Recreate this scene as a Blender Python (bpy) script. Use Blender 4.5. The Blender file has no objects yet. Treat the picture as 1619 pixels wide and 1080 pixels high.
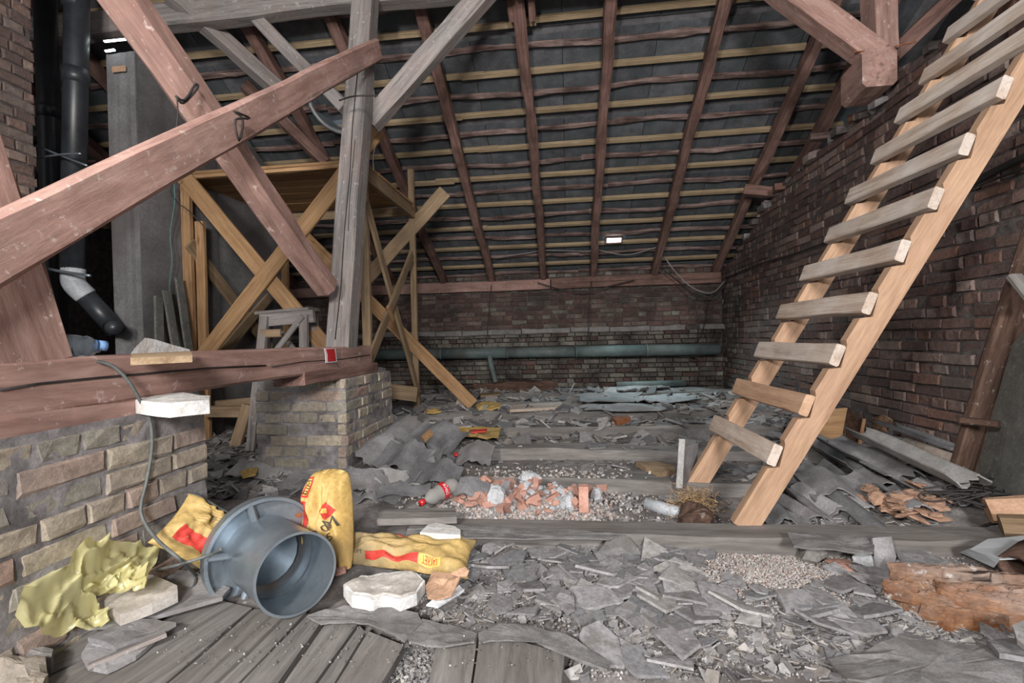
import bpy, math, random
from mathutils import Vector, Matrix, noise
random.seed(7)
scene = bpy.context.scene
COL = scene.collection
V = Vector

# ---------------------------------------------------------------- camera
F = 750.0                      # focal length in pixels of the 1619 px wide frame
CAM = V((0, 0, 0.95))
VPX, VPY, ROLL = 895.0, 530.0, math.radians(1.35)
_d = V(((VPX - 809.5) / F, (540 - VPY) / F, -1)).normalized()
_u = V((-math.sin(ROLL), math.cos(ROLL), 0))
_z = (_u - _u.dot(_d) * _d).normalized()
_x = _d.cross(_z)
ROT = Matrix((_x, _d, _z))     # camera space -> world
cam_data = bpy.data.cameras.new('camera')
cam_data.sensor_width = 36.0
cam_data.lens = F / 1619.0 * 36.0
cam_data.clip_start = 0.02
cam = bpy.data.objects.new('camera', cam_data)
cam.matrix_world = Matrix.Translation(CAM) @ ROT.to_4x4()
COL.objects.link(cam)
scene.camera = cam

# ---------------------------------------------------------------- light
scene.view_settings.view_transform = 'Standard'
scene.view_settings.look = 'None'
scene.view_settings.gamma = 1.0
scene.view_settings.use_curve_mapping = False
scene.view_settings.exposure = -0.2
world = bpy.data.worlds.new('world')
scene.world = world
world.use_nodes = True
bg = world.node_tree.nodes['Background']
bg.inputs['Color'].default_value = (0.97, 0.98, 1.0, 1)
bg.inputs['Strength'].default_value = 0.52

def area_light(name, loc, target, size, energy, color, spread=180):
    l = bpy.data.lights.new(name, 'AREA')
    l.shape = 'DISK'; l.size = size; l.energy = energy; l.color = color
    l.spread = math.radians(spread)
    o = bpy.data.objects.new(name, l)
    o.location = loc
    o.rotation_euler = (V(target) - V(loc)).to_track_quat('-Z', 'Y').to_euler()
    COL.objects.link(o)
    return o
area_light('assumed_key_light', (-1.15, -1.3, 2.0), (0.3, 6.0, 1.6), 0.45, 175, (1.0, 0.96, 0.92))  # assumed unseen key light behind the camera at left, inferred from cast shadows
area_light('fill_light', (1.0, -3.2, 2.3), (-0.8, 5.0, 1.6), 0.9, 380, (1.0, 0.97, 0.95))  # added soft fill from the right, behind the camera

# ---------------------------------------------------------------- pixel <-> place
def ray(px, py):
    return ROT @ V(((px - 809.5) / F, (540 - py) / F, -1.0))
def P(px, py, X=None, Y=None, Z=None, D=None):
    d = ray(px, py)
    if X is not None: t = (X - CAM.x) / d.x
    elif Y is not None: t = (Y - CAM.y) / d.y
    elif Z is not None: t = (Z - CAM.z) / d.z
    else: t = D
    return CAM + d * t
def proj(p):
    c = ROT.transposed() @ (V(p) - CAM)
    if c.z > -0.05: return (-9999, -9999, 0)
    return (809.5 + F * c.x / -c.z, 540 - F * c.y / -c.z, -c.z)
def inview(p, m=0):
    x, y, d = proj(p)
    return -m < x < 1619 + m and -m < y < 1080 + m
def nz(x, y, z=0.0, s=1.0):
    return noise.noise(V((x * s, y * s, z * s)))

YB = 8.0                                   # back wall
XR = P(1140, 520, Y=YB).x                  # right wall
RS = 0.53                                  # roof pitch (rise per metre towards the camera)
ZR0 = P(937, 440, Y=YB - 0.1).z
def zroof(y): return ZR0 + RS * (YB - 0.1 - y)   # underside of the rafters
RN = V((0, RS, 1)).normalized()            # roof normal (up)
RD = V((0, 1, -RS)).normalized()           # down the slope, away from camera

MOUNDS = [(-0.22, 2.48, .48, .26, .10), (-0.95, 2.85, .45, .35, .07), (1.75, 2.55, .55, .4, .10), (2.4, 3.3, .35, 1.2, .12),
          (0.8, 1.72, .45, .22, .045), (0.2, 7.3, 2.2, .5, .10), (1.9, 6.5, .6, 1.0, .08), (1.5, 1.4, .3, .3, .04)]
def hf(x, y):
    h = 0.028 + 0.02 * nz(x, y, 3.1, 1.7) + 0.012 * nz(x, y, 9.2, 6.0)
    for (a, b, c, d, e) in MOUNDS:
        h += e * math.exp(-((x - a) / c) ** 2 - ((y - b) / d) ** 2)
    return max(h, 0.005)
def Pf(px, py, up=0.0):
    d = ray(px, py); t = 0.8
    while t < 14:
        p = CAM + d * t
        if p.z <= hf(p.x, p.y) + up: return p
        t += 0.01
    return CAM + d * t

# ---------------------------------------------------------------- objects
def link(o, parent=None):
    COL.objects.link(o)
    if parent is not None:
        m = o.matrix_basis.copy()
        o.parent = parent
        par = parent; off = V((0, 0, 0))
        M = Matrix.Identity(4); chain = []
        while par is not None: chain.append(par); par = par.parent
        for q in reversed(chain): M = M @ q.matrix_basis
        o.matrix_basis = M.inverted() @ m
    return o
def tag(o, label=None, cat=None, group=None, kind=None):
    if label: o['label'] = label
    if cat: o['category'] = cat
    if group: o['group'] = group
    if kind: o['kind'] = kind
    return o
def root(name, loc, label=None, cat=None, group=None, kind=None):
    o = bpy.data.objects.new(name, None)
    o.location = loc; o.empty_display_size = 0.1
    COL.objects.link(o)
    return tag(o, label, cat, group, kind)
def mesh(name, v, f, mat, smooth=False):
    me = bpy.data.meshes.new(name)
    me.from_pydata([tuple(p) for p in v], [], f)
    if mat is not None: me.materials.append(mat)
    if smooth: me.polygons.foreach_set('use_smooth', [True] * len(me.polygons))
    me.update()
    return me
def obj(name, me, parent=None, M=None):
    o = bpy.data.objects.new(name, me)
    if M is not None: o.matrix_basis = M
    return link(o, parent)
def meshobj(name, v, f, mat, parent=None, smooth=False, origin=None):
    """v in world space; the object's origin goes to `origin` or the mean point at the base"""
    if origin is None:
        n = len(v); c = V((0, 0, 0))
        for p in v: c += V(p)
        origin = c / n
    origin = V(origin)
    return obj(name, mesh(name, [V(p) - origin for p in v], f, mat, smooth), parent, Matrix.Translation(origin))
def frame(p0, p1, up=(0, 0, 1)):
    x = (V(p1) - V(p0)).normalized()
    up = V(up)
    if abs(x.dot(up)) > 0.98: up = V((0, 1, 0))
    y = up.cross(x).normalized(); z = x.cross(y)
    M = Matrix((x, y, z)).transposed().to_4x4()
    M.translation = (V(p0) + V(p1)) / 2
    return M
_seed = [0]
def timber_mesh(name, L, w, h, mat, rough=0.004, seg=0.15, cham=0.008, taper=1.0, skew=0.0, wane=0.0):
    _seed[0] += 13.7; s = _seed[0]
    n = max(2, min(60, int(L / seg)))
    v = []; f = []
    c = min(cham, w * .3, h * .3)
    ring = [(-w/2 + c, -h/2), (w/2 - c, -h/2), (w/2, -h/2 + c), (w/2, h/2 - c), (w/2 - c, h/2), (-w/2 + c, h/2), (-w/2, h/2 - c), (-w/2, -h/2 + c)]
    for i in range(n + 1):
        t = i / n; x = -L/2 + L * t; k = 1 + (taper - 1) * t
        by = rough * 2.0 * nz(x * .9, s, 1.0); bz = rough * 2.0 * nz(x * .9, s, 7.0)
        for j, (a, b) in enumerate(ring):
            r = rough * (1 + wane * max(0, nz(x * 2.5, s, 40 + (j // 2))) * 3)
            ja = r * nz(x * 3.1, s + j * 5.3, 2.0) ; jb = r * nz(x * 3.3, s + j * 4.1, 5.0)
            xx = x + (skew * a if i in (0, n) else 0)
            v.append((xx, a * k + by + ja, b * k + bz + jb))
    for i in range(n):
        for j in range(8):
            a = i * 8 + j; b = i * 8 + (j + 1) % 8
            f.append((a, a + 8, b + 8, b))
    f.append(tuple(range(8))); f.append(tuple(reversed(range(n * 8, n * 8 + 8))))
    return mesh(name, v, f, mat)
def timber(name, p0, p1, w, h, mat, parent=None, up=(0, 0, 1), **k):
    L = (V(p1) - V(p0)).length
    return obj(name, timber_mesh(name, L, w, h, mat, **k), parent, frame(p0, p1, up))
def tube(name, pts, r, mat, parent=None, n=10, cap=True, smooth=True, closed=False, radii=None):
    pts = [V(p) for p in pts]; v = []; f = []
    prev = None
    for i, p in enumerate(pts):
        a = pts[max(0, i - 1)]; b = pts[min(len(pts) - 1, i + 1)]
        t = (b - a).normalized()
        if prev is None:
            up = V((0, 0, 1)) if abs(t.z) < .9 else V((1, 0, 0))
            nrm = up.cross(t).normalized()
        else:
            nrm = (prev - prev.dot(t) * t).normalized()
        prev = nrm; bn = t.cross(nrm)
        rr = radii[i] if radii else r
        for j in range(n):
            q = 2 * math.pi * j / n
            v.append(p + nrm * (rr * math.cos(q)) + bn * (rr * math.sin(q)))
    for i in range(len(pts) - 1):
        for j in range(n):
            a = i * n + j; b = i * n + (j + 1) % n
            f.append((a, b, b + n, a + n))
    if cap:
        f.append(tuple(reversed(range(n)))); f.append(tuple(range((len(pts) - 1) * n, len(pts) * n)))
    return meshobj(name, v, f, mat, parent, smooth)
def curve(pts, n=8):
    """Catmull-Rom through pts"""
    pts = [V(p) for p in pts]; out = []
    q = [pts[0]] + pts + [pts[-1]]
    for i in range(1, len(q) - 2):
        for k in range(n):
            t = k / n; a, b, c, d = q[i-1], q[i], q[i+1], q[i+2]
            out.append(0.5 * ((2*b) + (c-a)*t + (2*a-5*b+4*c-d)*t*t + (3*b-a-3*c+d)*t**3))
    out.append(pts[-1]); return out
def slab(name, pts, th, mat, parent=None, dome=0.0, rough=0.0, rings=3, smooth=False, sub=2, jag=0.0, up=None, seed=None):
    """a star-shaped piece: outline pts (3D, top face) thickened by th"""
    _seed[0] += 3.3; s = seed if seed is not None else _seed[0]
    pts = [V(p) for p in pts]
    dense = []
    m = len(pts)
    for i in range(m):
        for k in range(sub):
            dense.append(pts[i].lerp(pts[(i + 1) % m], k / sub))
    c = V((0, 0, 0))
    for p in dense: c += p
    c /= len(dense); m = len(dense)
    n = V((0, 0, 0))
    for i in range(m): n += (dense[i] - c).cross(dense[(i + 1) % m] - c)
    n.normalize()
    if n.z < 0: n = -n; dense.reverse()
    if up is not None: n = V(up)
    if jag:
        dense = [c + (p - c) * (1 + jag * nz(p.x * 9, p.y * 9, s + p.z * 9)) for p in dense]
    v = [c + n * (dome + rough * nz(c.x * 9, c.y * 9, s))]
    for r in range(1, rings + 1):
        t = r / rings
        for p in dense:
            q = c.lerp(p, t)
            v.append(q + n * (dome * (1 - t * t) + rough * nz(q.x * 9, q.y * 9, s + q.z * 3) + rough * .5 * nz(q.x * 23, q.y * 23, s)))
    f = []
    for i in range(m): f.append((0, 1 + i, 1 + (i + 1) % m))
    for r in range(rings - 1):
        for i in range(m):
            a = 1 + r * m + i; b = 1 + r * m + (i + 1) % m
            f.append((a, a + m, b + m, b))
    top = len(v); o = 1 + (rings - 1) * m
    for i in range(m): v.append(v[o + i] - n * th)
    for i in range(m):
        a = o + i; b = o + (i + 1) % m
        f.append((a, top + i, top + (i + 1) % m, b))
    f.append(tuple(reversed(range(top, top + m))))
    return meshobj(name, v, f, mat, parent, smooth)
def slabpx(name, px, z, th, mat, parent=None, **k):
    """outline given where it is seen, lying on a level surface z (or a list of heights)"""
    pts = []
    for i, q in enumerate(px):
        zz = z[i] if isinstance(z, (list, tuple)) else z
        pts.append(P(q[0], q[1], Z=zz))
    return slab(name, pts, th, mat, parent, **k)
def box(name, c, s, mat, parent=None, M=None, rough=0.0, cham=.004):
    me = timber_mesh(name, s[0], s[1], s[2], mat, rough=rough, seg=max(.12, s[0] / 6), cham=cham)
    T = Matrix.Translation(c) if M is None else M
    return obj(name, me, parent, T)

# ---------------------------------------------------------------- materials
DS = [.25]
def lin(c):
    if len(c) == 3:
        g = .3 * c[0] + .59 * c[1] + .11 * c[2]; c = [x + (g - x) * DS[0] for x in c]
    return tuple(((x / 255) / 12.92 if x / 255 <= .04045 else ((x / 255 + .055) / 1.055) ** 2.4) for x in c) + (1,)
class N:
    def __init__(self, name):
        self.m = bpy.data.materials.new(name); self.m.use_nodes = True
        self.t = self.m.node_tree; self.b = self.t.nodes['Principled BSDF']
    def n(self, typ, **k):
        o = self.t.nodes.new(typ)
        for a, b in k.items(): setattr(o, a, b)
        return o
    def l(self, a, b): self.t.links.new(a, b)
    def rand(self):
        a = self.n('ShaderNodeObjectInfo'); g = self.n('ShaderNodeNewGeometry')
        s = self.n('ShaderNodeMath', operation='ADD'); self.l(a.outputs['Random'], s.inputs[0]); self.l(g.outputs['Random Per Island'], s.inputs[1])
        r = self.n('ShaderNodeMath', operation='FRACT'); self.l(s.outputs[0], r.inputs[0])
        return r.outputs[0]
    def coords(self, scale, rnd=None):
        tc = self.n('ShaderNodeTexCoord'); mp = self.n('ShaderNodeMapping'); mp.inputs['Scale'].default_value = scale
        src = tc.outputs['Object']
        if rnd is not None:
            ml = self.n('ShaderNodeMath', operation='MULTIPLY'); ml.inputs[1].default_value = 37.0; self.l(rnd, ml.inputs[0])
            ad = self.n('ShaderNodeVectorMath', operation='ADD'); self.l(src, ad.inputs[0]); self.l(ml.outputs[0], ad.inputs[1]); src = ad.outputs[0]
        self.l(src, mp.inputs[0])
        return mp.outputs[0]
    def noise(self, co, scale, detail=4, rough=.6, dist=0):
        x = self.n('ShaderNodeTexNoise'); x.inputs['Scale'].default_value = scale; x.inputs['Detail'].default_value = detail
        x.inputs['Roughness'].default_value = rough; x.inputs['Distortion'].default_value = dist
        self.l(co, x.inputs['Vector']); return x.outputs['Fac']
    def ramp(self, fac, stops, const=False):
        r = self.n('ShaderNodeValToRGB'); e = r.color_ramp.elements
        if const: r.color_ramp.interpolation = 'CONSTANT'
        while len(e) < len(stops): e.new(0.5)
        for i, (p, c) in enumerate(stops):
            e[i].position = p; e[i].color = lin(c) if len(c) == 3 else c
        self.l(fac, r.inputs[0]); return r.outputs[0]
    def mix(self, fac, a, b, mode='MIX'):
        x = self.n('ShaderNodeMix', data_type='RGBA', blend_type=mode)
        for s, val in ((x.inputs[0], fac), (x.inputs[6], a), (x.inputs[7], b)):
            if isinstance(val, (int, float)): s.default_value = val
            elif isinstance(val, tuple): s.default_value = lin(val) if len(val) == 3 else val
            else: self.l(val, s)
        return x.outputs[2]
    def bump(self, h, st=.3, dist=.01):
        x = self.n('ShaderNodeBump'); x.inputs['Strength'].default_value = st; x.inputs['Distance'].default_value = dist
        self.l(h, x.inputs['Height']); self.l(x.outputs[0], self.b.inputs['Normal'])
    def out(self, col, rough=.8, metal=0, spec=.3):
        if isinstance(col, tuple): self.b.inputs['Base Color'].default_value = lin(col)
        else: self.l(col, self.b.inputs['Base Color'])
        if isinstance(rough, (int, float)): self.b.inputs['Roughness'].default_value = rough
        else: self.l(rough, self.b.inputs['Roughness'])
        self.b.inputs['Metallic'].default_value = metal
        self.b.inputs['Specular IOR Level'].default_value = spec
        return self.m
W2 = (0, 0, 0, 1), (1, 1, 1, 1)
def wood(name, dark, mid, light, stain, stain_amt=.5, gx=1.0, gy=16, rough=.8, bump=.35, speck=None, crack=.5, fine=.17, knots=None):
    m = N(name); r = m.rand()
    co = m.coords((gx, gy, gy), r); co2 = m.coords((1, 1, 1), r)
    g = m.noise(co, 2.2, 6, .65, .6)
    c = m.ramp(g, [(.28, dark), (.5, mid), (.74, light)])
    st = m.noise(co2, 3.0, 5, .6)
    sf = m.ramp(st, [(.45, (0, 0, 0, 1)), (.72, (stain_amt,) * 3 + (1,))])
    c = m.mix(sf, c, stain)
    fn = m.noise(m.coords((gx * 5, gy * 4, gy * 4), r), 2.5, 8, .72)
    c = m.mix(1.0, c, m.ramp(fn, [(.3, (1 - fine,) * 3 + (1,)), (.7, (1 + fine,) * 3 + (1,))]), 'MULTIPLY')
    br = m.ramp(r, [(0, (.78, .78, .78, 1)), (1, (1.0, 1.0, 1.0, 1))])
    c = m.mix(1.0, c, br, 'MULTIPLY')
    cr = m.noise(m.coords((.45, gy * 1.2, gy * 1.2), r), 1.6, 3, .55)
    cf = m.ramp(cr, [(.30, (crack,) * 3 + (1,)), (.36, (0, 0, 0, 1))])
    c = m.mix(cf, c, tuple(int(x * .35) for x in dark))
    if knots:
        vo = m.n('ShaderNodeTexVoronoi'); vo.inputs['Scale'].default_value = 1.0
        m.l(m.coords((2.2, 7, 7), r), vo.inputs['Vector'])
        c = m.mix(m.ramp(vo.outputs['Distance'], [(.05, (.8, .8, .8, 1)), (.13, (0, 0, 0, 1))]), c, knots)
    if speck:
        sp = m.noise(co2, 26, 4, .7)
        c = m.mix(m.ramp(sp, [(.60, (0, 0, 0, 1)), (.70, (.75,) * 3 + (1,))]), c, speck)
    m.bump(m.mix(.5, fn, cr), bump * 1.3, .012)
    return m.out(c, rough)
def plain(name, a, b, scale=12, rough=.8, metal=0, bump=.2, spec=.3, speck=None, perobj=.15, det=5, stain=None, fine=.28):
    m = N(name); r = m.rand(); co = m.coords((1, 1, 1), r)
    g = m.noise(co, scale, det, .62)
    c = m.ramp(g, [(.32, a), (.68, b)])
    if fine:
        fn = m.noise(co, scale * 7 + 30, 6, .75)
        c = m.mix(1.0, c, m.ramp(fn, [(.3, (1 - fine,) * 3 + (1,)), (.7, (1 + fine,) * 3 + (1,))]), 'MULTIPLY')
    if perobj:
        c = m.mix(1.0, c, m.ramp(r, [(0, (1 - perobj,) * 3 + (1,)), (1, (1 + perobj,) * 3 + (1,))]), 'MULTIPLY')
    if stain:
        c = m.mix(m.ramp(m.noise(co, scale * .35, 4, .6), [(.48, (0, 0, 0, 1)), (.66, (.8, .8, .8, 1))]), c, stain)
    if speck:
        c = m.mix(m.ramp(m.noise(co, scale * 4, 3, .7), [(.6, (0, 0, 0, 1)), (.68, (.8, .8, .8, 1))]), c, speck)
    if bump: m.bump(g, bump, .01)
    return m.out(c, rough, metal, spec)
def brickmat(name, pal, dirt, white, wamt=.5, dirt_amt=.6):
    m = N(name); r = m.rand(); co = m.coords((1, 1, 1), r)
    k = len(pal)
    c = m.ramp(r, [(i / k, p) for i, p in enumerate(pal)], True)
    g = m.noise(co, 26, 9, .75)
    c = m.mix(1.0, c, m.ramp(g, [(.28, (.5, .49, .48, 1)), (.72, (1.4, 1.38, 1.36, 1))]), 'MULTIPLY')
    tc = m.n('ShaderNodeNewGeometry').outputs['Position']
    big = m.noise(tc, 2.3, 5, .6)
    c = m.mix(m.ramp(big, [(.42, (0, 0, 0, 1)), (.66, (dirt_amt,) * 3 + (1,))]), c, dirt)
    w = m.noise(tc, 5.5, 6, .72)
    c = m.mix(m.ramp(w, [(.60, (0, 0, 0, 1)), (.74, (wamt,) * 3 + (1,))]), c, white)
    m.bump(g, .8, .014)
    return m.out(c, .9, 0, .2)

M = {}
M['pink'] = wood('pink_wood', (140, 98, 86), (176, 130, 116), (200, 158, 144), (136, 104, 92), .7, speck=(205, 184, 176), crack=.45, gy=9, fine=.15, bump=.2)
M['pinkd'] = wood('pink_wood_dark', (104, 70, 60), (140, 100, 88), (162, 124, 112), (82, 54, 46), .8, crack=.7)
M['grey'] = wood('grey_wood', (104, 98, 96), (142, 134, 130), (164, 157, 153), (158, 132, 124), .55, speck=(178, 172, 168))
M['floorw'] = wood('floor_wood', (90, 86, 84), (124, 119, 115), (148, 143, 139), (108, 98, 90), .6, gy=11, crack=.5)
M['new'] = wood('new_wood', (148, 102, 58), (180, 132, 82), (200, 154, 104), (140, 94, 54), .5, bump=.12, crack=.12, knots=(122, 80, 46))
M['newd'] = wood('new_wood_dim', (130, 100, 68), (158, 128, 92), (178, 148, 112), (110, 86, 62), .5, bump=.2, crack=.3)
M['ladder'] = wood('ladder_wood', (158, 116, 84), (190, 146, 110), (206, 164, 128), (172, 124, 98), .4, bump=.1, crack=.10, knots=(126, 82, 58), gy=12)
M['tread'] = wood('tread_wood', (158, 132, 112), (194, 170, 150), (212, 194, 178), (220, 210, 202), .8, bump=.2, crack=.35)
M['batten'] = wood('batten_wood', (138, 112, 78), (176, 148, 108), (194, 168, 128), (120, 96, 68), .45, bump=.15, crack=.2)
M['oldlath'] = wood('old_lath_wood', (92, 66, 58), (142, 112, 104), (172, 148, 142), (62, 40, 32), .95, gy=10, crack=.7)
M['sheet'] = plain('roof_sheet', (70, 73, 78), (98, 101, 107), 7, .75, bump=.1, perobj=.22, stain=(70, 80, 82))
M['slate'] = plain('slate', (114, 112, 114), (148, 146, 148), 9, .85, bump=.25, perobj=.22, stain=(104, 98, 94))
M['slatel'] = plain('slate_pale', (138, 136, 134), (168, 166, 164), 9, .85, bump=.25, perobj=.12, stain=(122, 116, 108))
M['slated'] = plain('slate_dark', (96, 95, 98), (126, 125, 128), 9, .85, bump=.25, perobj=.2)
M['chips'] = plain('debris_chips', (92, 90, 92), (138, 136, 136), 14, .9, bump=.2, perobj=.35, stain=(112, 98, 88))
M['ground'] = plain('ground_dust', (100, 95, 93), (148, 142, 139), 9, .95, bump=.6, perobj=0, speck=(158, 154, 152), det=8, stain=(84, 72, 66))
M['mortar'] = plain('mortar', (118, 113, 114), (158, 152, 153), 14, .95, bump=.7, perobj=0, det=8, stain=(76, 70, 70))
M['mortard'] = plain('mortar_dark', (62, 55, 53), (106, 97, 94), 14, .95, bump=.7, perobj=0, det=8)
M['bpier'] = brickmat('brick_pale', [(158, 150, 130), (172, 158, 138), (168, 138, 122), (152, 146, 132), (188, 174, 150), (176, 150, 134), (146, 140, 130), (180, 164, 142)], (134, 128, 126), (188, 182, 178), .5, .6)
M['bright'] = brickmat('brick_red', [(126, 96, 88), (112, 84, 78), (138, 108, 98), (104, 78, 74), (146, 118, 108), (122, 98, 92), (132, 92, 78), (112, 94, 90), (98, 76, 72), (152, 130, 122)], (92, 82, 78), (158, 148, 144), .5, .7)
M['bback'] = brickmat('brick_back_red', [(108, 82, 74), (98, 74, 68), (118, 90, 82), (94, 72, 66), (110, 92, 86), (126, 108, 100)], (62, 54, 50), (160, 152, 146), .4, .85)
M['bbackl'] = brickmat('brick_back_pale', [(118, 112, 102), (130, 124, 112), (106, 100, 92), (140, 136, 126), (112, 102, 94)], (56, 50, 48), (158, 156, 150), .35, .95)
M['rubred'] = plain('brick_rubble', (166, 108, 88), (196, 142, 122), 16, .92, bump=.5, perobj=.2, stain=(168, 134, 122))
M['plaster'] = plain('plaster_rubble', (150, 152, 156), (186, 188, 192), 12, .92, bump=.5, perobj=.1)
M['ochre'] = plain('ochre_plaster', (158, 114, 88), (186, 142, 114), 8, .92, bump=.5, perobj=.12)
M['foam'] = plain('white_foam', (194, 194, 192), (222, 222, 220), 40, .8, bump=.5, perobj=.04, stain=(186, 180, 170))
M['foamd'] = plain('dusty_foam_top', (150, 140, 130), (198, 192, 184), 6, .9, bump=.4, perobj=.04, stain=(150, 138, 126))
DS[0] = .15
M['sack'] = plain('sack_paper', (186, 148, 74), (206, 170, 94), 5, .55, bump=.25, perobj=.05, stain=(172, 142, 88), spec=.4)
M['sackd'] = plain('sack_paper_dusty', (172, 142, 80), (198, 164, 94), 4, .6, bump=.25, perobj=.05, stain=(150, 134, 104), spec=.4)
DS[0] = .08
M['red'] = plain('red_print', (186, 52, 44), (204, 66, 56), 8, .5, bump=.05, perobj=0)
M['ink'] = plain('black_print', (62, 58, 50), (84, 78, 66), 20, .6, bump=0, perobj=0)
M['inkf'] = plain('faded_print', (140, 116, 66), (168, 138, 80), 20, .6, bump=0, perobj=0)
M['yel'] = plain('yellow_print', (214, 172, 80), (222, 182, 92), 8, .5, bump=0, perobj=0)
DS[0] = .2
M['galv'] = plain('galvanised_steel', (124, 138, 150), (158, 170, 180), 5, .36, metal=.7, bump=.04, perobj=0, spec=.5, fine=.1)
M['galvl'] = plain('bright_galvanised', (168, 174, 178), (196, 200, 204), 5, .4, metal=.25, bump=.03, perobj=0, fine=.06)
M['galvd'] = plain('galvanised_dark', (106, 120, 132), (134, 148, 158), 5, .45, metal=.5, bump=.04, perobj=0, fine=.1)
DS[0] = .2
M['rust'] = plain('rust', (120, 64, 36), (160, 92, 52), 20, .9, bump=.5)
M['rot'] = wood('rotten_wood', (72, 42, 26), (142, 84, 44), (184, 120, 64), (184, 172, 162), .75, gx=2.5, gy=12, bump=1.0, crack=.95, fine=.3, speck=(206, 200, 196))
M['rotd'] = wood('rotten_bark', (62, 42, 34), (96, 68, 54), (124, 94, 78), (58, 40, 32), .7, gx=2, gy=12, bump=.7, speck=(150, 138, 130))
M['blackpipe'] = plain('black_pipe', (34, 36, 42), (50, 54, 60), 5, .4, bump=.02, perobj=.1, spec=.5)
M['pipe'] = plain('painted_pipe', (82, 98, 98), (112, 130, 128), 4, .55, bump=.1, perobj=.1, stain=(84, 82, 76))
M['pvc'] = plain('grey_plastic', (150, 156, 162), (184, 190, 196), 6, .5, bump=.05, perobj=0)
M['wire'] = plain('wire', (40, 38, 38), (60, 56, 54), 10, .6, bump=0)
M['cable'] = plain('cable', (74, 78, 78), (98, 102, 100), 10, .55, bump=0)
M['cablel'] = plain('cable_pale', (128, 126, 122), (156, 152, 146), 10, .55, bump=0)
M['teal'] = plain('teal_string', (70, 124, 120), (92, 148, 142), 10, .55, bump=0)
M['panel'] = plain('grey_panel', (92, 90, 92), (122, 120, 122), 2.5, .8, bump=.1, perobj=.05, stain=(84, 78, 76), det=7)
M['hardb'] = plain('grey_board', (92, 92, 88), (116, 116, 110), 9, .85, bump=.1, perobj=0, speck=(140, 138, 132))
M['felt'] = plain('roofing_felt', (98, 96, 96), (126, 124, 124), 18, .9, bump=.4, perobj=.12, stain=(100, 96, 92))
M['card'] = plain('cardboard', (170, 128, 98), (192, 150, 118), 5, .8, bump=.15, perobj=.05)
M['paper'] = plain('white_paper', (206, 210, 216), (226, 230, 234), 5, .7, bump=.1, perobj=.03)
M['straw'] = plain('straw', (128, 98, 66), (176, 142, 100), 30, .9, bump=.3, perobj=.3)
M['fines'] = plain('plaster_fines', (140, 134, 130), (178, 172, 168), 16, .95, bump=.8, perobj=0, det=9, stain=(164, 134, 120))
M['stone'] = plain('grey_stone', (112, 108, 106), (142, 138, 134), 8, .9, bump=.5, perobj=.1)
M['blue'] = plain('blue_wrapper', (70, 104, 172), (196, 206, 224), 22, .45, bump=.1, perobj=0)
def glassy(name, col, alpha_rough=.12, trans=.9, rough=.12):
    m = N(name); m.b.inputs['Transmission Weight'].default_value = trans; m.b.inputs['IOR'].default_value = 1.08
    return m.out(col, rough, 0, .6)
M['petb'] = glassy('clear_bottle', (206, 220, 232))
M['bagm'] = None
m_ = N('yellow_film')
tr = m_.n('ShaderNodeBsdfTranslucent'); tr.inputs[0].default_value = lin((222, 212, 128))
mx = m_.n('ShaderNodeMixShader'); mx.inputs[0].default_value = .35
g_ = m_.noise(m_.coords((1, 1, 1)), 9, 5, .6)
m_.l(m_.ramp(g_, [(.3, (212, 202, 124)), (.7, (238, 230, 170))]), m_.b.inputs['Base Color'])
m_.b.inputs['Roughness'].default_value = .28; m_.b.inputs['Specular IOR Level'].default_value = .7
m_.l(m_.b.outputs[0], mx.inputs[1]); m_.l(tr.outputs[0], mx.inputs[2])
tp = m_.n('ShaderNodeBsdfTransparent'); tp.inputs[0].default_value = (.9, .88, .6, 1)
mx2 = m_.n('ShaderNodeMixShader'); mx2.inputs[0].default_value = .22
m_.l(mx.outputs[0], mx2.inputs[1]); m_.l(tp.outputs[0], mx2.inputs[2])
m_.l(mx2.outputs[0], m_.t.nodes['Material Output'].inputs['Surface'])
M['bagm'] = m_.m
m_ = N('daylight_pane'); m_.b.inputs['Emission Color'].default_value = (.86, .97, 1, 1); m_.b.inputs['Emission Strength'].default_value = 9
M['day'] = m_.out((220, 235, 240), .4)

# ================================================================ SETTING
# ---- floor
fl = root('floor', (0, 4, 0), kind='structure')
XL = -7.0
gx = []; x = XL
while x < XR + .05: gx.append(x); x += 0.05 if x > -2.2 else .12
gx.append(XR + .06)
gy = []; y = .35
while y < YB + .1: gy.append(y); y += .04 if y < 3.2 else .08
v = []; f = []
def infloorboards(x, y): return x < .25 and y < 1.42
for yy in gy:
    for xx in gx:
        h = hf(xx, yy)
        px, py, d = proj((xx, yy, .04))
        if py > 950 and px < 900: h = min(h, .018)
        v.append((xx, yy, h))
nx = len(gx)
for j in range(len(gy) - 1):
    for i in range(nx - 1):
        a = j * nx + i
        f.append((a, a + 1, a + nx + 1, a + nx))
meshobj('ground_fill', v, f, M['ground'], fl, True, (0, 4, 0))

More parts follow.
